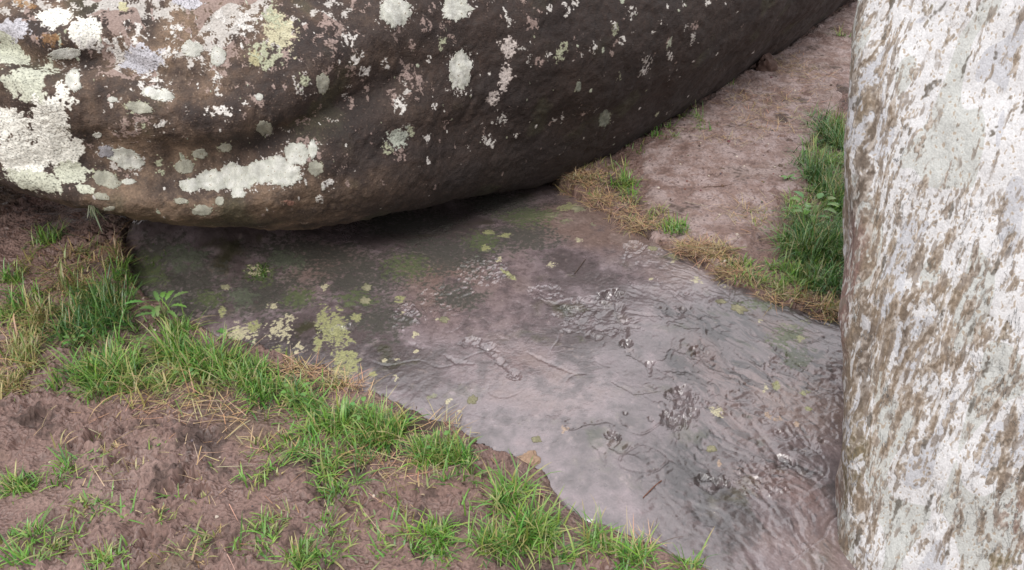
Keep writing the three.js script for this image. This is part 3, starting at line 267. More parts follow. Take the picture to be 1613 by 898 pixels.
// ---------------------------------------------------------------- the ground and the trodden path
function turf(x, z) {                         // with an added, unseen bank behind the camera and at left, blocking low sky
  let y = 0.012 * fbm(x * 1.3, 0.2, z * 1.3, 2) + 0.07 * sstep(-0.9, -1.9, x) * sstep(-2.1, -2.9, z);
  y += 2.3 * sstep(2.0, 6.5, z) * (1 + 0.15 * noise(x * 0.5, 1, z * 0.5)) + 1.8 * sstep(-3.6, -8, x) * sstep(9, 5, z);
  y += 0.055 * gauss(Math.hypot(x + 1.40, z + 2.72), 0.16);
  return y;
}
function groundHeight(x, z) {
  const d = inside(SLAB, x, z) + 0.02 * noise(x * 8, 5.5, z * 8) + 0.012 * noise(x * 22, 6.5, z * 22), near = sstep(6, 3, Math.hypot(x, z + 2));
  let y = turf(x, z) + 0.008 * gauss(d + 0.12, 0.10);
  if (near > 0) {
    const trod = clamp(0.55 + 1.5 * noise(x * 2.6, 2.1, z * 2.6) + 0.4 * noise(x * 8, 3.3, z * 8), 0.12);
    y += near * (0.018 * fbm(x * 7, 1.2, z * 7, 2) + trod * 0.020 * (Math.abs(noise(x * 17 + 0.3 * noise(x * 40, 2, z * 40), 3.1, z * 17)) - 0.3) + (0.3 + trod) * 0.014 * (Math.abs(noise(x * 44, 4.4, z * 44)) - 0.3) + trod * 0.007 * noise(x * 105, 7.4, z * 105) + trod * 0.006 * Math.pow(clamp(ridge(x * 13, 7.7, z * 13)), 3) - 0.026 * Math.pow(clamp(noise(x * 13, 1.9, z * 13)), 1.5));
    const q = noise(x * 34, 6.1, z * 34) + 0.5 * noise(x * 71, 8.1, z * 71);
    y += near * trod * 0.008 * sstep(0.1, 0.3, q);
    for (const [cx, cz, r, deep] of BAKED.prints) { const e = Math.hypot(x - cx, z - cz) / r; if (e < 2) { const g = e + 0.35 * noise(x * 26, 5, z * 26) + 0.2 * noise(x * 60, 5, z * 60); y += deep * (0.4 * gauss(g - 1.15, 0.25) - sstep(1, 0.5, g)); } }                                            // crumbs and clods
  }
  return y - 0.22 * sstep(0.0, 0.035, d);
}
const GX = []; // grid lines: fine in view, coarse far away
function lines(list) { const out = []; for (let i = 0; i < list.length - 1; i++) { const [a, n] = list[i], b = list[i + 1][0]; for (let k = 0; k < n; k++) out.push(lerp(a, b, k / n)); } out.push(list.at(-1)[0]); return out; }
const GXL = lines([[-120, 10], [-20, 12], [-4, 12], [-2.6, 60], [-1.75, 330], [0.4, 90], [1.3, 40], [2.6, 20], [6, 12], [20, 10], [120]]);
const GZL = lines([[120, 10], [12, 12], [0, 12], [-0.9, 40], [-1.2, 260], [-2.9, 110], [-4.2, 60], [-7, 24], [-14, 14], [-30, 10], [-120]]);
const groundSheet = new Sheet(GXL.length, GZL.length, (u, v) => { const x = GXL[Math.round(u * (GXL.length - 1))], z = GZL[Math.round(v * (GZL.length - 1))]; return [x, groundHeight(x, z), z]; });
function pathHeight(x, z) {
  const d = pathIn(x, z);
  const y = turf(x, z) + 0.012 + 0.010 * fbm(x * 4, 3, z * 4, 2) + 0.008 * fbm(x * 15, 1, z * 15, 2) + 0.006 * fbm(x * 48, 2, z * 48, 2) + 0.003 * sstep(0.15, 0.35, noise(x * 40, 6.6, z * 40))
    - 0.016 * sstep(0.45, 0.75, noise(x * 8, 9.2, z * 8));
  return y - 0.05 * sstep(0.05, -0.06, d) - 0.12 * sstep(-0.02, 0.05, slabIn(x, z));
}
const PX0 = -0.1, PX1 = 4.2, PZ0 = -8.2, PZ1 = -2.2;
const pathSheet = new Sheet(340, 420, (u, v) => { const x = lerp(PX0, PX1, u), z = lerp(PZ1, PZ0, Math.pow(v, 1.25)); return [x, pathHeight(x, z), z]; });

// ---------------------------------------------------------------- colours of the surfaces, computed texel by texel
const DETAIL = BAKED;
const mixc = (a, b, t) => { a[0] += (b[0] - a[0]) * t; a[1] += (b[1] - a[1]) * t; a[2] += (b[2] - a[2]) * t; };
function texture(W, H, data, srgb) {
  const t = new THREE.DataTexture(data, W, H, THREE.RGBAFormat, THREE.UnsignedByteType);
  t.wrapS = t.wrapT = THREE.MirroredRepeatWrapping; t.magFilter = THREE.LinearFilter; t.minFilter = THREE.LinearMipmapLinearFilter; t.generateMipmaps = true;
  if (srgb) t.colorSpace = THREE.SRGBColorSpace; t.needsUpdate = true; return t;
}
// paint(u, v, point, out) fills out = [r, g, b (sRGB), roughness 0..1, relief 0..1]
function painted(sheet, W, H, paint) {
  const col = new Uint8Array(W * H * 4), aux = new Uint8Array(W * H * 4), p = [0, 0, 0], o = [0, 0, 0, 0, 0];
  for (let j = 0; j < H; j++) for (let i = 0; i < W; i++) {
    const u = (i + 0.5) / W, v = (j + 0.5) / H, k = (j * W + i) * 4;
    sheet.pos(u, v, p); paint(u, v, p, o);
    col[k] = clamp(o[0], 0, 255); col[k + 1] = clamp(o[1], 0, 255); col[k + 2] = clamp(o[2], 0, 255); col[k + 3] = 255;
    aux[k] = clamp(o[4]) * 255; aux[k + 1] = clamp(o[3]) * 255; aux[k + 2] = 0; aux[k + 3] = 255;
  }
  return { col, aux, W, H };
}
function rockMaterial(t, relief, extra = {}) {
  const aux = texture(t.W, t.H, t.aux, false);
  return new THREE.MeshPhysicalMaterial({ map: texture(t.W, t.H, t.col, true), roughness: 1, roughnessMap: aux, bumpMap: aux, bumpScale: relief, ...extra });
}
// crusts that are broken into grains, or lie as a stain: painted into the rock's own texture
function dapple(t, sheet, list, colours, freq) {
  const p = [0, 0, 0];
  for (const [cu, cv, au, av, bu, bv, type] of list) {
    const c = colours[type]; if (!c) continue;
    const det = au * bv - av * bu, eu = (Math.abs(au) + Math.abs(bu)) * 1.35, ev = (Math.abs(av) + Math.abs(bv)) * 1.35, off = cu * 71 + cv * 37;
    for (let j = Math.max(0, Math.floor((cv - ev) * t.H)); j < Math.min(t.H, (cv + ev) * t.H); j++) for (let i = Math.max(0, Math.floor((cu - eu) * t.W)); i < Math.min(t.W, (cu + eu) * t.W); i++) {
      const u = (i + 0.5) / t.W, v = (j + 0.5) / t.H, x = u - cu, y = v - cv, a = (x * bv - y * bu) / det, b = (y * au - x * av) / det; let r = Math.sqrt(a * a + b * b);
      if (r > 1.35) continue;
      sheet.pos(u, v, p); r *= 1 + 0.42 * noise(p[0] * 17 + off, p[1] * 17, p[2] * 17);
      const n = fbm(p[0] * freq + off, p[1] * freq, p[2] * freq, 3), m = noise(p[0] * freq * 2.6, p[1] * freq * 2.6 + off, p[2] * freq * 2.6);
      const w = sstep(-0.05 - (c.soft ?? 0), 0.16 + (c.soft ?? 0), n * c.open + 0.25 * m + c.fill - r * r * (c.fill + 0.55)) * c.strength;
      if (w <= 0) continue;
      const k = (j * t.W + i) * 4, s = 1 + 0.13 * m + 0.12 * n, g = 1 - 0.35 * sstep(0.25, 0.6, noise(p[0] * freq * 3.7 + 9, p[1] * freq * 3.7, p[2] * freq * 3.7 + off));
      for (let q = 0; q < 3; q++) t.col[k + q] = clamp(lerp(t.col[k + q], c.rgb[q] * s * g, w), 0, 255);
      t.aux[k] = clamp(t.aux[k] + 70 * w * c.strength + 30 * m * w, 0, 255); t.aux[k + 1] = lerp(t.aux[k + 1], c.rough ?? 245, w);
    }
  }
}
const BOULDER_DAPPLE = { 2: { rgb: [186, 182, 176], open: 1.2, fill: 0.16, strength: 1 }, 3: { rgb: [142, 124, 117], open: 1.1, fill: 0.14, strength: 0.9 }, 4: { rgb: [168, 163, 126], open: 0.9, fill: 0.4, strength: 0.85 }, 5: { rgb: [150, 152, 128], open: 1.1, fill: 0.2, strength: 0.95 }, 6: { rgb: [132, 98, 62], open: 0.9, fill: 0.3, strength: 0.7 }, 8: { rgb: [138, 102, 88], open: 0.6, fill: 0.5, strength: 0.9 }, 9: { rgb: [160, 164, 146], open: 0.9, fill: 0.42, strength: 1 },
  10: { rgb: [212, 210, 200], open: 0.9, fill: 0.8, strength: 1 }, 11: { rgb: [176, 177, 160], open: 0.9, fill: 0.8, strength: 1 }, 12: { rgb: [170, 168, 172], open: 0.9, fill: 0.75, strength: 1 }, 13: { rgb: [178, 168, 162], open: 0.8, fill: 0.5, strength: 1 }, 14: { rgb: [156, 160, 148], open: 0.8, fill: 0.45, strength: 1 }, 15: { rgb: [176, 171, 142], open: 0.7, fill: 0.42, strength: 0.9 } };
const SLAB_DAPPLE = { 2: { rgb: [160, 152, 122], open: 1.1, fill: 0.3, strength: 0.95 }, 4: { rgb: [128, 127, 84], open: 1.0, fill: 0.46, soft: 0.05, strength: 0.95 }, 5: { rgb: [106, 106, 76], open: 1.1, fill: 0.2, strength: 0.8 }, 8: { rgb: [150, 126, 104], open: 0.9, fill: 0.35, strength: 0.85 },
  18: { rgb: [46, 43, 33], open: 1.2, fill: 0.42, strength: 0.85, soft: 0.22 }, 16: { rgb: [64, 74, 34], open: 1.2, fill: 0.34, strength: 0.8, soft: 0.12 }, 17: { rgb: [70, 75, 56], open: 1.2, fill: 0.5, strength: 0.85, soft: 0.15 } };  // the darkest look is algae that also paints in shade under the boulder

const boulderTex = painted(boulderSheet, 2048, 1700, (u, v, [x, y, z], o) => {
  const n1 = fbm(x * 2.3, y * 2.3, z * 2.3 + 5, 3), n2 = fbm(x * 11, y * 11, z * 11, 3), n3 = noise(x * 60, y * 60, z * 60), n4 = noise(x * 170, y * 170, z * 170), n5 = noise(x * 330, y * 330, z * 330);
  const left = 1 - sstep(0.36, 0.60, u);
  o[0] = 48; o[1] = 37; o[2] = 32;
  mixc(o, [40, 31, 28], sstep(-0.2, 0.5, n1) * 0.8);
  mixc(o, [114, 95, 78], 0.95 * left * sstep(-0.25, 0.5, 0.4 * n2 + 0.7 * n1 + 0.15));
  mixc(o, [56, 55, 38], 0.6 * sstep(0.15, 0.5, noise(x * 5 + 3, y * 5, z * 5) + 0.4 * n2 - 0.12));                  // algae in patches
  mixc(o, [40, 32, 30], 0.6 * sstep(0.15, 0.5, noise(x * 3.1, y * 9, z * 3.1 + 8) + 0.3 * n3));
  const s = 1 + 0.16 * n2 + 0.15 * n3 + 0.16 * n4 + 0.10 * n5; o[0] *= s; o[1] *= s; o[2] *= s;
  const fleck = sstep(0.55, 0.7, n4 + 0.25 * n3); mixc(o, [128, 112, 96], fleck * 0.5 * (0.3 + left));
  // small broken crusts, thick on the upper near end and thinning away along the stone
  const cover = 0.50 - 0.55 * left * sstep(0.40, 0.62, v) - 0.10 * sstep(0.9, 0.5, u) + 0.35 * sstep(0.72, 0.84, u) + 0.2 * sstep(0.34, 0.25, v);
  const c = fbm(x * 7 + 9, y * 7, z * 7, 2) * 0.7 + 0.55 * noise(x * 38, y * 38, z * 38 + 4) + 0.3 * n4 - cover, w = sstep(0.02, 0.2, c);
  if (w > 0) mixc(o, noise(x * 9, y * 9 + 30, z * 9) > 0 ? [176 + 20 * n4, 172 + 20 * n4, 166 + 20 * n4] : [140 + 16 * n4, 122 + 16 * n4, 114 + 16 * n4], w * 0.9);
  o[3] = 0.86 + 0.1 * n3 + 0.06 * w; o[4] = 0.4 + 0.16 * n3 + 0.16 * n4 + 0.1 * n5 + 0.18 * w;
});
{ // small round crusts scattered over the face
  const extra = [];
  for (let i = 0; i < 480; i++) {
    const u = 0.06 + 0.76 * Math.pow(rnd(), 1.25), v = rr(0.24, 0.70), r = 0.0016 + 0.0045 * Math.pow(rnd(), 3), k = rr(0.8, 1.5), a = rr(-0.4, 0.4), keep = rnd();
    if (keep > 1.15 - u * 1.1 && v < 0.5) continue;
    extra.push([u, v, r * 0.42 * Math.cos(a), r * Math.sin(a), -r * 0.42 * Math.sin(a) * k, r * k * 1.5, [2, 2, 3, 9, 3, 5][Math.floor(rnd() * 6)]]);
  }
  dapple(boulderTex, boulderSheet, extra, Object.fromEntries(Object.entries(BOULDER_DAPPLE).map(([k, c]) => [k, { ...c, fill: 0.5 }])), 70);
  dapple(boulderTex, boulderSheet, BAKED.boulderLichens.filter((r) => [0, 1, 7, 9].includes(r[6])).map((r) => [r[0], r[1], r[2] * 1.35, r[3] * 1.35, r[4] * 1.35, r[5] * 1.35, { 0: 2, 1: 2, 7: 5, 9: 5 }[r[6]]]), BOULDER_DAPPLE, 85);
  dapple(boulderTex, boulderSheet, BAKED.boulderLichens, BOULDER_DAPPLE, 58);
}

const stoneTex = painted(stoneSheet, 1280, 1800, (u, v, [x, y, z], o) => {
  // along the face and up it; the crusts run down with the rain, a little aslant
  const a = -1.02 * u, b = v * 2.6, s = a - 0.27 * b;
  const wx = s + 0.006 * noise(s * 14, b * 9, 4), nb = fbm(wx * 8, b * 3, 7, 2), n1 = fbm(wx * 44, b * 14.5, 1, 5), n2 = noise(wx * 140, b * 70, 2), n3 = noise(x * 150, y * 110, z * 150), n4 = noise(x * 330, y * 300, z * 330);
  o[0] = 120; o[1] = 106; o[2] = 91;
  mixc(o, [102, 93, 68], 0.8 * sstep(0.0, 0.45, nb + 0.2 * n1));                                                          // olive
  mixc(o, [88, 78, 70], 0.7 * sstep(0.05, 0.5, noise(wx * 16 + 5, b * 5, 6)));
  const edge = sstep(0.82, 0.73, u);
  mixc(o, [122, 94, 90], 0.6 * sstep(0.15, 0.5, noise(wx * 8, b * 3 + 4, 11) + 0.2 * n1 - 0.5 * edge + 0.25));    // reddish, near the left edge
  const q = 1 + 0.13 * n2 + 0.13 * n3 + 0.12 * n4; o[0] *= q; o[1] *= q; o[2] *= q;
  const bias = 0.07 + 0.30 * sstep(0.62, 1.25, y) + 0.18 * sstep(0.25, 0.0, y) - 0.22 * sstep(0.66, 0.78, u) + 0.06 * sstep(0.5, 0.35, u);
  const g = n1 * 1.15 + 0.25 * n2 + 0.12 * n3 + 0.32 * nb + 0.5 * noise(wx * 3.4 + 4, b * 1.9, 3) + bias, grey = sstep(-0.30, 0.02, g), white = sstep(0.03, 0.17, g);
  const thread = sstep(0.12, 0.24, fbm(wx * 64 + 3, b * 19, 41, 4)), slit = sstep(0.16, 0.28, fbm(wx * 62 + 7, b * 20, 47, 4) + 0.1 * n3);
  mixc(o, [162 + 18 * n4, 154 + 18 * n4, 146 + 16 * n4], grey * (0.6 + 0.3 * n3));
  mixc(o, [176, 168, 160], 0.7 * sstep(0.1, 0.3, fbm(wx * 66 + 9, b * 34, 31, 4)));
  const k = noise(wx * 11 + 3, b * 5 + 2, 19), h = 1 + 0.05 * n3 + 0.07 * n4;
  const w = k > 0.12 ? [170 * h, 171 * h, 167 * h] : k < -0.3 ? [170 * h, 170 * h, 173 * h] : [188 * h, 187 * h, 187 * h];
  mixc(o, w, Math.max(white, 0.85 * thread));
  mixc(o, [112, 101, 91], 0.7 * slit * sstep(0.9, 0.3, nb + g));
  mixc(o, [146, 132, 116], 0.8 * white * sstep(0.42, 0.62, n3 + 0.4 * n2));                                        // holes in the crust
  mixc(o, [72, 66, 58], 0.7 * sstep(0.52, 0.72, noise(wx * 40 + 2, b * 13, 23) + 0.25 * n3));                      // dark slits
  o[3] = 0.9; o[4] = 0.3 + 0.35 * white + 0.12 * n3 + 0.12 * n4 + 0.1 * n2;
});

const slabTex = painted(slabSheet, 1600, 1536, (u, v, [x, y, z], o) => {
  const [a, b] = grain(x, z), rough = slabRough(x, z);
  const n0 = fbm(x * 1.6 + 2, 4, z * 1.6, 2), n1 = lerp(fbm(x * 7, 2, z * 7, 4), fbm(a * 8, 2, b * 4, 3), clamp(rough * 1.3)), n2 = lerp(fbm(a * 30, 5, b * 13, 3), fbm(x * 28, 5, z * 28, 3), clamp(1.1 - rough)), n3 = noise(x * 75, 3, z * 75), n4 = noise(x * 190, 6, z * 190), n5 = fbm(a * 95, 8, b * 26, 2);
  o[0] = 78; o[1] = 68; o[2] = 67;                                                                                  // bare wet rock
  mixc(o, [92, 76, 68], 0.8 * sstep(0.0, 0.45, n1 * 0.8 + 0.3 * n0 + 0.2 * n2));
  mixc(o, [46, 40, 39], 0.85 * sstep(0.0, 0.22, n1 * 0.7 - n0 * 0.4 + 0.6 * n2 + 0.2 * n3 + 0.2 * rough - 0.08));
  mixc(o, [112, 100, 94], 0.6 * sstep(0.3, 0.5, n2 * 0.8 + 0.35 * n3 - 0.3 * n1));
  mixc(o, [48, 47, 30], 0.8 * sstep(0.0, 0.25, n2 * 0.5 + 0.6 * noise(x * 6, 1, z * 6 + 9) + 0.3 * noise(x * 15, 2, z * 15) - 0.16));   // algae
  // silt: a pale film in patches with an edge, washed off the roughest places
  const silt = sstep(-0.28, 0.24, 0.55 * n0 + 0.6 * n1 + 0.3 * n2 + 0.06 - 0.4 * sstep(0.3, 0.9, rough) * sstep(-0.1, 0.3, n2 + n1));
  mixc(o, [121, 107, 109], 0.9 * silt); mixc(o, [112, 92, 82], 0.75 * silt * sstep(-0.1, 0.45, n0 + 0.3 * n1));
  mixc(o, [112, 88, 82], 0.6 * sstep(0.1, 0.5, noise(x * 4.2 + 7, 2, z * 4.2) + 0.3 * n2) * sstep(0.45, 0.7, x + 0.1 * n1));
  mixc(o, [46, 41, 42], (0.15 + 0.5 * rough) * sstep(0.2, 0.42, n5 * 0.75 + n2 * 0.5 + 0.2 * rough - 0.12));       // dark seams
  mixc(o, [142, 130, 131], 0.5 * rough * sstep(0.15, 0.45, -n5 * 0.6 + 0.4 * n3 + 0.2 * silt - 0.2));
  const film = sstep(0.2, -0.3, n1 + 0.3 * n2 + 0.6 * rough - 0.3) * (0.4 + 0.6 * silt);
  const s = 1 + 0.14 * n2 + 0.08 * n3 + 0.09 * n4; o[0] *= s; o[1] *= s; o[2] *= s;
  mixc(o, [158, 148, 126], 0.7 * sstep(0.66, 0.76, n4 * 0.6 + 0.5 * n3));                                           // specks
  o[3] = clamp(0.22 + 0.26 * (1 - film) + 0.06 * n3, 0.16, 0.95); o[4] = 0.5 + 0.18 * n2 + 0.2 * n3 * (1 - 0.6 * film) + 0.16 * n4 * (1 - 0.5 * film) + 0.2 * n5 * rough;
});
dapple(slabTex, slabSheet, BAKED.slabLichensAndShade, SLAB_DAPPLE, 62);

// trodden earth: x and z in metres, used by the ground and by the path
function earth(x, z, o, pale) {
  const n0 = fbm(x * 2.3, 1, z * 2.3, 3), n1 = fbm(x * 10, 2, z * 10, 3), n2 = noise(x * 46, 3, z * 46), n3 = noise(x * 120, 4, z * 120), n4 = noise(x * 260, 5, z * 260);
  o[0] = 110; o[1] = 87; o[2] = 79;
  mixc(o, [128, 106, 98], sstep(-0.05, 0.45, n0 * 0.7 + n1 * 0.6 + pale * 0.6));
  mixc(o, [146, 131, 128], pale * sstep(-0.3, 0.3, n1 + n2 * 0.4));
  mixc(o, [60, 46, 40], 0.85 * sstep(0.05, 0.42, noise(x * 5.2 + 4, 7, z * 5.2) * 0.8 + 0.7 * n1 + 0.3 * n2 - 0.08 - pale * 0.35));
  mixc(o, [72, 62, 44], 0.4 * sstep(0.15, 0.5, noise(x * 3 + 14, 2, z * 3) + 0.3 * n1) * (1 - pale));
  const s = 1 + 0.10 * n1 + 0.13 * n2 + 0.15 * n3 + 0.12 * n4; o[0] *= s; o[1] *= s; o[2] *= s;
  mixc(o, [70, 54, 50], 0.75 * sstep(0.30, 0.55, n3 * 0.6 + n2 * 0.6 + 0.1 * pale));
  mixc(o, [172, 154, 140], 0.6 * sstep(0.55, 0.74, n4 * 0.7 + 0.4 * n3));
  o[3] = 0.46 + 0.4 * sstep(-0.3, 0.3, n1 + pale * 0.6) - 0.08 * n2; o[4] = 0.45 + 0.14 * n1 + 0.22 * n2 + 0.22 * n3 + 0.1 * n4;
}
const EX0 = -2.7, EX1 = 1.5, EZ0 = -4.6, EZ1 = -0.6;  // the part of the ground that carries the fine texture once; it is mirrored beyond
const flatSheet = (x0, x1, z0, z1) => ({ pos: (u, v, p) => { p[0] = lerp(x0, x1, u); p[1] = 0; p[2] = lerp(z1, z0, v); } });
const earthTex = painted(flatSheet(EX0, EX1, EZ0, EZ1), 2048, 2048, (u, v, [x, , z], o) => earth(x, z, o, 0));
const pathTex = painted(pathSheet, 1024, 1024, (u, v, [x, y, z], o) => { earth(x, z, o, 0.75); });
{ const uv = groundSheet.uv, P = groundSheet.P; for (let k = 0; k < uv.length / 2; k++) { uv[k * 2] = (P[k * 3] - EX0) / (EX1 - EX0); uv[k * 2 + 1] = (EZ1 - P[k * 3 + 2]) / (EZ1 - EZ0); } }

// grain of a crust, in metres: 16 cm of it, mirrored on
const crustTex = painted(flatSheet(0, 0.16, 0, 0.16), 512, 512, (u, v, [x, , z], o) => {
  const n1 = fbm(x * 60, 1, z * 60, 3), n2 = noise(x * 190, 2, z * 190), n3 = noise(x * 420, 3, z * 420), n4 = noise(x * 700, 4, z * 700), pit = sstep(0.3, 0.55, n2 * 0.6 + n1 * 0.5), s = 226 + 40 * n1 + 22 * n3 + 16 * n4 + 26 * noise(x * 26, 8, z * 26);
  o[0] = s; o[1] = s; o[2] = s; mixc(o, [150, 132, 112], pit * 0.75);
  o[3] = 0.95; o[4] = 0.6 + 0.25 * n1 + 0.2 * n3 + 0.15 * n4 - 0.35 * pit;
});
const MAT = {
  boulder: rockMaterial(boulderTex, 0.006), stone: rockMaterial(stoneTex, 0.004),
  slab: rockMaterial(slabTex, 0.0035, { clearcoat: 0.9, clearcoatRoughness: 0.2, ior: 1.7 }),
  earth: rockMaterial(earthTex, 0.016), path: rockMaterial(pathTex, 0.012),
  lichen: rockMaterial(crustTex, 0.0025, { vertexColors: true }),
  blade: new THREE.MeshPhysicalMaterial({ vertexColors: true, roughness: 0.42, transmission: 0.3, thickness: 0, side: THREE.DoubleSide }),
  leaf: new THREE.MeshPhysicalMaterial({ vertexColors: true, roughness: 0.6, transmission: 0.3, thickness: 0, side: THREE.DoubleSide }),
  straw: new THREE.MeshStandardMaterial({ vertexColors: true, roughness: 0.8, side: THREE.DoubleSide }),
  pebble: new THREE.MeshStandardMaterial({ vertexColors: true, roughness: 0.8 }),
};

// ---------------------------------------------------------------- building blocks
const names = {};
function numbered(name) { const n = (names[name] = (names[name] ?? -1) + 1); return n ? `${name}_${String(n).padStart(3, '0')}` : name; }
function add(name, geometry, material, data, parent = scene) {
  const m = geometry ? new THREE.Mesh(geometry, material) : new THREE.Group();
  m.name = parent === scene ? numbered(name) : name; m.castShadow = m.receiveShadow = true;
  if (data) Object.assign(m.userData, data);
  parent.add(m); return m;
}
class Mesher {                                // triangles with one colour per point (linear)
  constructor() { this.p = []; this.c = []; this.i = []; this.n = 0; }
  v(x, y, z, c) { this.p.push(x, y, z); this.c.push(c[0], c[1], c[2]); return this.n++; }
  tri(a, b, c) { this.i.push(a, b, c); }
  geometry() {
    const g = new THREE.BufferGeometry();
    g.setAttribute('position', new THREE.Float32BufferAttribute(this.p, 3)); g.setAttribute('color', new THREE.Float32BufferAttribute(this.c, 3)); g.setIndex(this.i);
    g.computeVertexNormals(); return g;
  }
}
const lin = (c) => (c <= 10 ? c / 3294 : Math.pow((c / 255 + 0.055) / 1.055, 2.4));
const rgb = (r, g, b, s = 1) => [lin(r) * s, lin(g) * s, lin(b) * s];
function groundAt(x, z) { return pathIn(x, z) > 0.02 ? Math.max(pathHeight(x, z), groundHeight(x, z)) : groundHeight(x, z); }

// ---------------------------------------------------------------- ground, path, rocks
add('ground', groundSheet.geometry(), MAT.earth, { kind: 'structure', label: 'churned brown mud with hoof marks around the rocks', category: 'ground' });
add('path', pathSheet.geometry(), MAT.path, { kind: 'structure', label: 'bare pinkish earth path running back between the boulder and the standing stone', category: 'path' });
const boulder = add('boulder', boulderSheet.geometry(), MAT.boulder, { label: 'huge dark brown overhanging boulder blotched with white lichen, lying across the top', category: 'boulder' });
const stone = add('standing_stone', stoneSheet.geometry(), MAT.stone, { label: 'pale upright stone streaked with white lichen on the right', category: 'standing stone' });
const slab = add('rock_slab', slabSheet.geometry(), MAT.slab, { label: 'wet grey flat rock slab with mud film between boulder, turf and standing stone', category: 'rock slab' });

// crusts with an edge of their own: thin lobed sheets that follow the rock
const CRUST = {
  0: { a: [214, 213, 205], b: [188, 188, 176], thick: 0.0035, lobes: 0.19 }, 1: { a: [176, 174, 177], b: [144, 141, 145], thick: 0.005, lobes: 0.30 }, 7: { a: [184, 183, 168], b: [154, 152, 136], thick: 0.003, lobes: 0.17 },
  9: { a: [162, 166, 152], b: [124, 128, 114], thick: 0.003, lobes: 0.2 }, 30: { a: [160, 154, 124], b: [124, 120, 94], thick: 0.003, lobes: 0.36 }, 20: { a: [206, 205, 203], b: [188, 186, 182], thick: 0.002, lobes: 0.42 }, 21: { a: [190, 190, 191], b: [168, 167, 168], thick: 0.002, lobes: 0.42 } };
function crust(sheet, [cu, cv, au, av, bu, bv], look, parent, name = 'lichen') {
  const p = [0, 0, 0], n = [0, 0, 0], q0 = sheet.pos(cu, cv), qa = sheet.pos(cu + au, cv + av), qb = sheet.pos(cu + bu, cv + bv), ra = Math.hypot(...qa.map((x, i) => x - q0[i])), rb = Math.hypot(...qb.map((x, i) => x - q0[i]));
  const big = Math.max(ra, rb), S = Math.round(clamp(big * 2600, 72, 240)), R = Math.round(clamp(big * 240, 7, 26)), off = cu * 91.7 + cv * 53.3, m = new Mesher(), uv = [];
  const edge = (t) => { const c = Math.cos(t) * (1 + big * 8), s = Math.sin(t) * (1 + big * 8); return 0.97 + look.lobes * (1.1 * noise(c * 1.3 + off, s * 1.3, 3) + 1.3 * (Math.abs(noise(c * 2.6 + off, s * 2.6, 5)) - 0.3) + 0.9 * (Math.abs(noise(c * 6 + off, s * 6, 7)) - 0.3) + 0.12 * noise(c * 15 + off, s * 15, 9)); };
  const point = (r, t, e) => {
    const a = Math.cos(t) * r * e, b = Math.sin(t) * r * e, u = cu + a * au + b * bu, v = cv + a * av + b * bv;
    sheet.at(sheet.P, u, v, p); sheet.at(sheet.N, u, v, n); uv.push(a * ra / 0.16 + off, b * rb / 0.16);
    const L = Math.hypot(...n) || 1, q = noise(p[0] * 75, p[1] * 75, p[2] * 75), k = noise(p[0] * 30, p[1] * 30, p[2] * 30);
    const h = r > 0.995 ? -0.0012 : look.thick * (0.5 + 0.4 * q) * (1.15 - 0.5 * r) + 0.0004, s = clamp(0.5 + 0.7 * k + 0.3 * q - 0.5 * sstep(0.75, 1, r + 0.2 * q));
    return m.v(p[0] + (n[0] / L) * h, p[1] + (n[1] / L) * h, p[2] + (n[2] / L) * h, rgb(lerp(look.b[0], look.a[0], s), lerp(look.b[1], look.a[1], s), lerp(look.b[2], look.a[2], s)));
  };
  const c = point(0, 0, 1), rows = [];
  for (let j = 1; j <= R; j++) { const row = []; for (let i = 0; i < S; i++) { const t = (i / S) * 6.28319; row.push(point(j === R ? 1 : (j / (R - 1)) * 0.985, t, edge(t))); } rows.push(row); }
  const flip = au * bv - av * bu < 0, T = (a, b, d) => (flip ? m.tri(a, d, b) : m.tri(a, b, d));
  for (let i = 0; i < S; i++) { const k = (i + 1) % S; T(c, rows[0][i], rows[0][k]); for (let j = 0; j < R - 1; j++) { T(rows[j][i], rows[j + 1][i], rows[j + 1][k]); T(rows[j][i], rows[j + 1][k], rows[j][k]); } }
  const g = m.geometry(); g.setAttribute('uv', new THREE.Float32BufferAttribute(uv, 2));
  return add(name, g, MAT.lichen, null, parent);
}
for (const row of BAKED.boulderLichens) if ([0, 1, 7, 9].includes(row[6])) crust(boulderSheet, row, CRUST[row[6]], boulder);
for (const row of BAKED.stoneLichens) crust(stoneSheet, row, CRUST[row[6] + 20], stone);
for (const row of BAKED.slabLichensAndShade) if ([0, 7].includes(row[6])) crust(slabSheet, row, CRUST[30], slab);

// ---------------------------------------------------------------- grass: every blade a bent strip
const LOOK = [
  () => { const k = rnd(); return k < 0.16 ? rgb(rr(160, 182), rr(150, 168), rr(98, 116)) : k < 0.5 ? rgb(rr(112, 138), rr(152, 172), rr(58, 80)) : k < 0.82 ? rgb(rr(78, 100), rr(126, 148), rr(40, 56)) : rgb(rr(54, 72), rr(94, 112), rr(38, 54)); },
  () => { const k = rnd(); return k < 0.45 ? rgb(rr(164, 192), rr(144, 168), rr(104, 128)) : k < 0.52 ? rgb(rr(134, 152), rr(112, 126), rr(82, 96)) : rgb(rr(98, 122), rr(126, 144), rr(52, 68)); },
  () => { const k = rnd(); return k < 0.13 ? rgb(156, 142, 96) : k < 0.45 ? rgb(rr(84, 108), rr(124, 144), rr(46, 64)) : rgb(rr(50, 72), rr(92, 114), rr(40, 56)); },
  () => rgb(rr(60, 84), rr(90, 114), rr(26, 38)),
];
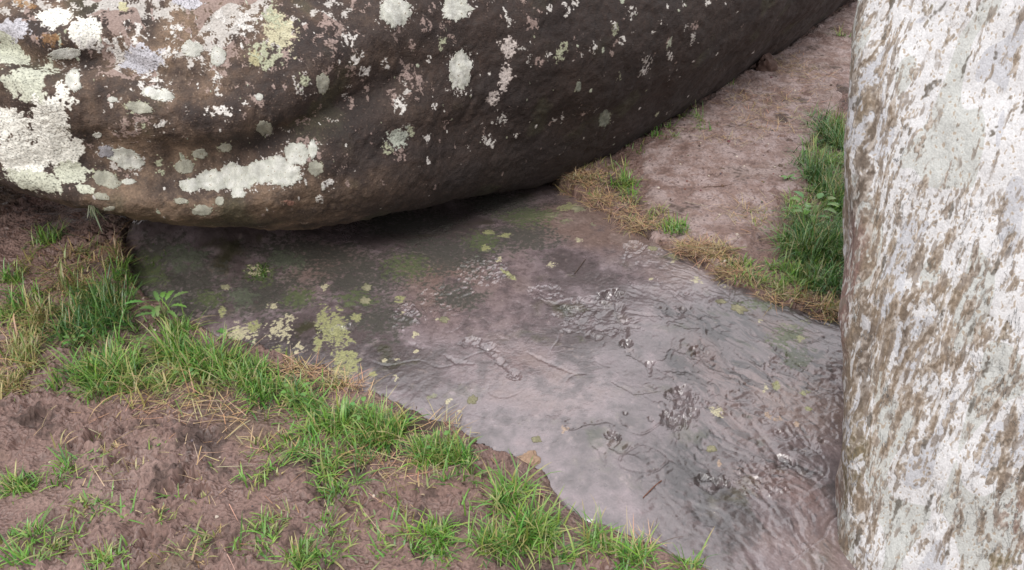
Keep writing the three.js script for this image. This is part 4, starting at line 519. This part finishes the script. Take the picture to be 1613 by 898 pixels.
function blade(m, x, y, z, len, width, turn, lean, bend, c, tip) {
  const dx = Math.cos(turn), dz = Math.sin(turn), sx = -dz, sz = dx, n = 5; let px = x, py = y, pz = z, a = lean, last = null;
  for (let i = 0; i <= n; i++) {
    const w = width * 0.5 * (i === n ? 0 : 1 - 0.75 * Math.pow(i / n, 2)), col = i >= n - 1 && tip ? tip : c;
    let row;
    if (i === n) { row = [m.v(px, py, pz, col)]; m.tri(last[0], last[1], row[0]); }
    else { row = [m.v(px - sx * w, py, pz - sz * w, col), m.v(px + sx * w, py, pz + sz * w, col)]; if (last) { m.tri(last[0], last[1], row[1]); m.tri(last[0], row[1], row[0]); } }
    last = row; const s = len / n; px += dx * Math.sin(a) * s; pz += dz * Math.sin(a) * s; py += Math.cos(a) * s; a += (bend / n) * (0.5 + i / n);
  }
}
const bell = () => { let s = 0; for (let i = 0; i < 3; i++) s += rnd(); return (s / 3 - 0.5) * 2.4; };
function grass(spots, data, density = 1) {
  const m = new Mesher();
  for (const [cx, cz, rx, rz, count, height, look] of spots) {
    const shoots = Math.max(4, Math.round((count * density * 1.05) / 7));
    for (let s = 0; s < shoots; s++) {
      const ox = cx + bell() * rx, oz = cz + bell() * rz;
      if (slabIn(ox, oz) > 0.012 && look !== 3) continue;
      if (look < 2 && noise(ox * 13, 4.4, oz * 13) + 0.5 * noise(ox * 31, 2, oz * 31) < -0.04) continue;
      const size = rr(0.5, 1.2) * (1 + 0.45 * noise(ox * 7, 1, oz * 7)), blades = 4 + Math.floor(rnd() * 8), out = rr(0, 6.28), tuft = LOOK[look](), flop = rnd() < 0.3;
      for (let b = 0; b < blades; b++) {
        const x = ox + rr(-0.02, 0.02), z = oz + rr(-0.02, 0.02), y = (look === 3 ? slabHeight(x, z) : groundAt(x, z)) - 0.004;
        const len = 0.88 * height * size * (0.45 + 1.25 * Math.pow(rnd(), 1.4)), k = rnd(), lean = flop ? rr(0.7, 1.5) : k < 0.5 ? rr(0.05, 0.6) : rr(0.5, 1.45), turn = rnd() < 0.5 ? out + rr(-0.8, 0.8) : rr(0, 6.28);
        const own = LOOK[look](), mx = rr(0.2, 0.8), c = own.map((q, i) => lerp(q, tuft[i], mx)), tip = rnd() < 0.14 ? rgb(156, 138, 92) : null;
        blade(m, x, y, z, len, rr(0.0018, 0.0060) * (look === 3 ? 0.8 : 1), turn, lean, rr(-0.2, 2.3), c, tip);
      }
    }
  }
  return add('grass', m.geometry(), MAT.blade, { kind: 'stuff', category: 'grass', ...data });
}
const G = BAKED.grass;
grass(G.bank, { label: 'thick strip of green grass along the left edge of the wet slab' }, 1.35);
grass(G.tuft, { label: 'bright upright grass tuft at the lower edge of the slab in the foreground' }, 1.5);
grass(G.sward, { label: 'thin trodden grass sprouting from the mud in the foreground' }, 1.1);
grass(G.verge, { label: 'short grass and dry stems between the slab and the path' }, 0.95);
grass(G.margin, { label: 'long dark grass growing at the foot of the standing stone' }, 1.3);
grass(G.fringe, { label: 'grass blades along the foot of the boulder beside the path' }, 1.2);
grass(G.sprouts, { label: 'small green grass clump on the dark mud under the boulder at left' }, 1.2);
grass(G.moss, { label: 'mossy green sprigs on the shaded slab under the boulder' }, 1.2);

{ // dead stems lying about
  const m = new Mesher();
  for (const [cx, cz, rx, rz, count] of BAKED.straw) for (let i = 0; i < count * 1.5; i++) {
    const x = cx + bell() * rx, z = cz + bell() * rz; if (slabIn(x, z) > 0.05) continue;
    const y = Math.max(groundAt(x, z), slabIn(x, z) > -0.05 ? slabHeight(x, z) : -1) + rr(0.001, 0.008), k = rnd();
    blade(m, x, y, z, rr(0.03, 0.11), rr(0.0012, 0.0024), rr(0, 6.28), rr(1.2, 1.62), rr(-0.5, 0.9), k < 0.55 ? rgb(rr(156, 188), rr(134, 160), rr(98, 124)) : k < 0.8 ? rgb(rr(132, 152), rr(104, 120), rr(76, 90)) : rgb(78, 60, 46), null);
  }
  add('dead_grass', m.geometry(), MAT.straw, { kind: 'stuff', category: 'dead grass', label: 'dry straw-coloured stems scattered over mud and turf edges' });
}

// ---------------------------------------------------------------- small plants with broad leaves
function leaf(length, width, lobes, bend, c) {  // lies along +x, from the stalk outwards
  const m = new Mesher(), n = 14; let x = 0, y = 0, a = 0.5, last = null;
  for (let i = 0; i <= n; i++) {
    const t = i / n, w = width * 0.5 * (0.12 + 0.88 * Math.pow(Math.sin(Math.PI * Math.pow(t, 0.75)), 0.8)) * (1 - lobes * (i % 3 === 1 ? 0.65 : i % 3 === 2 ? 0.2 : 0)) * (i === n ? 0.1 : 1), s = 1 + rr(-0.06, 0.06);
    const cc = c.map((q) => q * s), mid = c.map((q) => q * 1.15), row = [m.v(x, y + w * 0.22, -w, cc), m.v(x, y, 0, mid), m.v(x, y + w * 0.22, w, cc)];
    if (last) for (const k of [0, 1]) { m.tri(last[k], row[k], row[k + 1]); m.tri(last[k], row[k + 1], last[k + 1]); }
    last = row; x += Math.cos(a) * length / n; y += Math.sin(a) * length / n; a -= bend / n;
  }
  return m.geometry();
}
function stalk(points, r, c) {
  const g = new THREE.TubeGeometry(new THREE.CatmullRomCurve3(points.map((p) => new THREE.Vector3(...p))), 12, r, 5);
  const col = new Float32Array(g.attributes.position.count * 3); for (let i = 0; i < col.length; i += 3) col.set(c, i); g.setAttribute('color', new THREE.BufferAttribute(col, 3)); g.deleteAttribute('uv'); return g;
}
function weed([x, z], data, leaves, y = groundAt(x, z)) {
  const t = add('weed', null, null, { category: 'plant', ...data }); t.position.set(x, y - 0.003, z);
  for (const [turn, len, width, lobes, bend, rise, c] of leaves) {
    const dx = Math.cos(turn), dz = Math.sin(turn), f = rise * 0.45;
    const s = add('stem', stalk([[0, 0, 0], [dx * f * 0.4, rise * 0.6, dz * f * 0.4], [dx * f, rise, dz * f]], 0.0014, rgb(104, 124, 62)), MAT.leaf, null, t);
    const l = add('leaf', leaf(len, width, lobes, bend, c), MAT.leaf, null, t); l.position.set(dx * f, rise - 0.001, dz * f); l.rotation.y = -turn;
  }
  return t;
}
const green = (s = 0.98) => rgb(rr(80, 104) * s, rr(122, 142) * s, rr(52, 66) * s);
const fan = (n, len, wid, lobes, rise, spread = 6.28, from = 0) => Array.from({ length: n }, (_, i) => [from + (i / n) * spread + rr(-0.3, 0.3), len * rr(0.75, 1.2), wid * rr(0.85, 1.2), lobes, rr(0.6, 1.3), rise * rr(0.5, 1.2), green()]);
weed(BAKED.plants[0], { label: 'leafy weed with toothed leaves in the grass beside the slab' }, fan(11, 0.06, 0.022, 0.7, 0.09));
weed(BAKED.plants[1], { label: 'small weed with rounded leaflets leaning over the left corner of the slab' }, fan(10, 0.042, 0.024, 0.15, 0.13));
weed(BAKED.plants[2], { label: 'bright green broad-leaved plant in front of the standing stone' }, fan(16, 0.05, 0.03, 0.45, 0.12));
weed(BAKED.plants[3], { label: 'tiny green seedling alone at the right side of the path' }, fan(6, 0.032, 0.016, 0, 0.02));
['just below the toothed weed near the left end', 'below the rounded weed at the corner of the slab', 'halfway along below yellow lichen', 'at its narrow part', 'near the lower right end of the strip', 'among dry stems at its far left'].forEach((where, i) =>
  weed(BAKED.plants[5 + i], { label: `small seedling in the grass strip, ${where}`, group: 'seedlings in the grass strip' }, fan(7, 0.022, 0.013, 0.1, 0.05)));
weed(BAKED.plants[4], { label: 'low green sprout on bare path near the foot of the boulder' }, fan(7, 0.04, 0.012, 0, 0.02));

{ // a tuft of pale lichen hanging from the lip of the boulder
  const [u, v] = BAKED.hanging, p = boulderSheet.pos(u, v), m = new Mesher(), t = add('hanging_lichen', null, null, { label: 'pale green wisp hanging from the underside of the boulder at left', category: 'lichen' }); t.position.set(...p);
  for (let i = 0; i < 26; i++) blade(m, rr(-0.012, 0.012), 0.006, rr(-0.008, 0.008), rr(0.02, 0.05) + (i < 5 ? 0.05 : 0), rr(0.003, 0.006), rr(0, 6.28), rr(2.5, 3.1), rr(-0.3, 0.6), rgb(rr(128, 150), rr(144, 160), rr(112, 126)), null);
  add('strand', m.geometry(), MAT.blade, null, t);
}

// ---------------------------------------------------------------- pebbles, twigs, clods
function lump(r, flat, rough, c, detail = 3) {
  const g = new THREE.IcosahedronGeometry(1, detail), P = g.attributes.position, col = new Float32Array(P.count * 3), o = rr(0, 90);
  for (let i = 0; i < P.count; i++) {
    const x = P.getX(i), y = P.getY(i), z = P.getZ(i), s = 1 + rough * (0.7 * noise(x * 1.3 + o, y * 1.3, z * 1.3) + 0.35 * noise(x * 3.4 + o, y * 3.4, z * 3.4) + 0.14 * noise(x * 9 + o, y * 9, z * 9));
    P.setXYZ(i, x * s * r[0], y * s * r[1] * flat, z * s * r[2]); const q = 1 + 0.25 * noise(x * 4 + o, y * 4, z * 4) + 0.15 * noise(x * 12, y * 12 + o, z * 12); col.set([c[0] * q, c[1] * q, c[2] * q], i * 3);
  }
  g.setAttribute('color', new THREE.BufferAttribute(col, 3)); g.deleteAttribute('uv'); g.computeVertexNormals(); return g;
}
{
  const put = (name, [x, z], y, g, data) => { const o = add(name, g, MAT.pebble, data); o.position.set(x, y, z); return o; };
  const [a, b] = BAKED.rocks;
  put('half_buried_stone', a, slabHeight(...a) - 0.004, lump([0.028, 0.02, 0.032], 1, 0.5, rgb(136, 112, 92), 4), { label: 'pinkish knobbly stone at the muddy lower edge of the slab behind the grass tuft', category: 'stone' });
  put('earth_clod', b, groundAt(...b) + 0.02, lump([0.07, 0.075, 0.06], 1, 0.5, rgb(84, 64, 56), 4), { label: 'brown lump of earth on the path against the boulder', category: 'clod' });
  // single pale pebbles on the path, then the grit nobody could count
  for (const [x, z, r, text] of BAKED.pebbles) put('pebble', [x, z], groundAt(x, z) + r * 0.3, lump([r, r, r * 0.9], 0.7, 0.3, rgb(188, 176, 164), 2), { label: text, category: 'pebble' });
  const parts = [];
  for (let i = 0; i < 420; i++) {
    const onPath = rnd() < 0.6, x = onPath ? rr(0.35, 2.2) : rr(-2.2, 0.3), z = onPath ? rr(-5.2, -2.6) : rr(-3, -1.2); if (slabIn(x, z) > 0.02 || (onPath && pathIn(x, z) < 0.03)) continue;
    const r = rr(0.002, 0.005) * (rnd() < 0.08 ? 2.2 : 1), g = lump([r, r, r], 0.8, 0.6, rnd() < 0.3 ? rgb(176, 164, 150) : rgb(rr(80, 120), rr(64, 96), rr(56, 84)), 1); g.translate(x, groundAt(x, z) + r * 0.3, z); parts.push(g);
  }
  add('grit', mergeGeometries(parts), MAT.pebble, { kind: 'stuff', category: 'grit', label: 'fine grit and crumbs of earth on mud and path' });
  for (const [pts, r, c, text] of BAKED.twigs) {
    const t = stalk(pts.map(([x, z], i) => [x, Math.max(slabIn(x, z) > 0 ? slabHeight(x, z) : -1, groundAt(x, z)) + r * 0.9 + (i === 1 ? 0.002 : 0), z]), r, rgb(...c));
    add('twig', t, MAT.straw, { label: text, category: 'twig' });
  }
}
renderer.render(scene, camera);
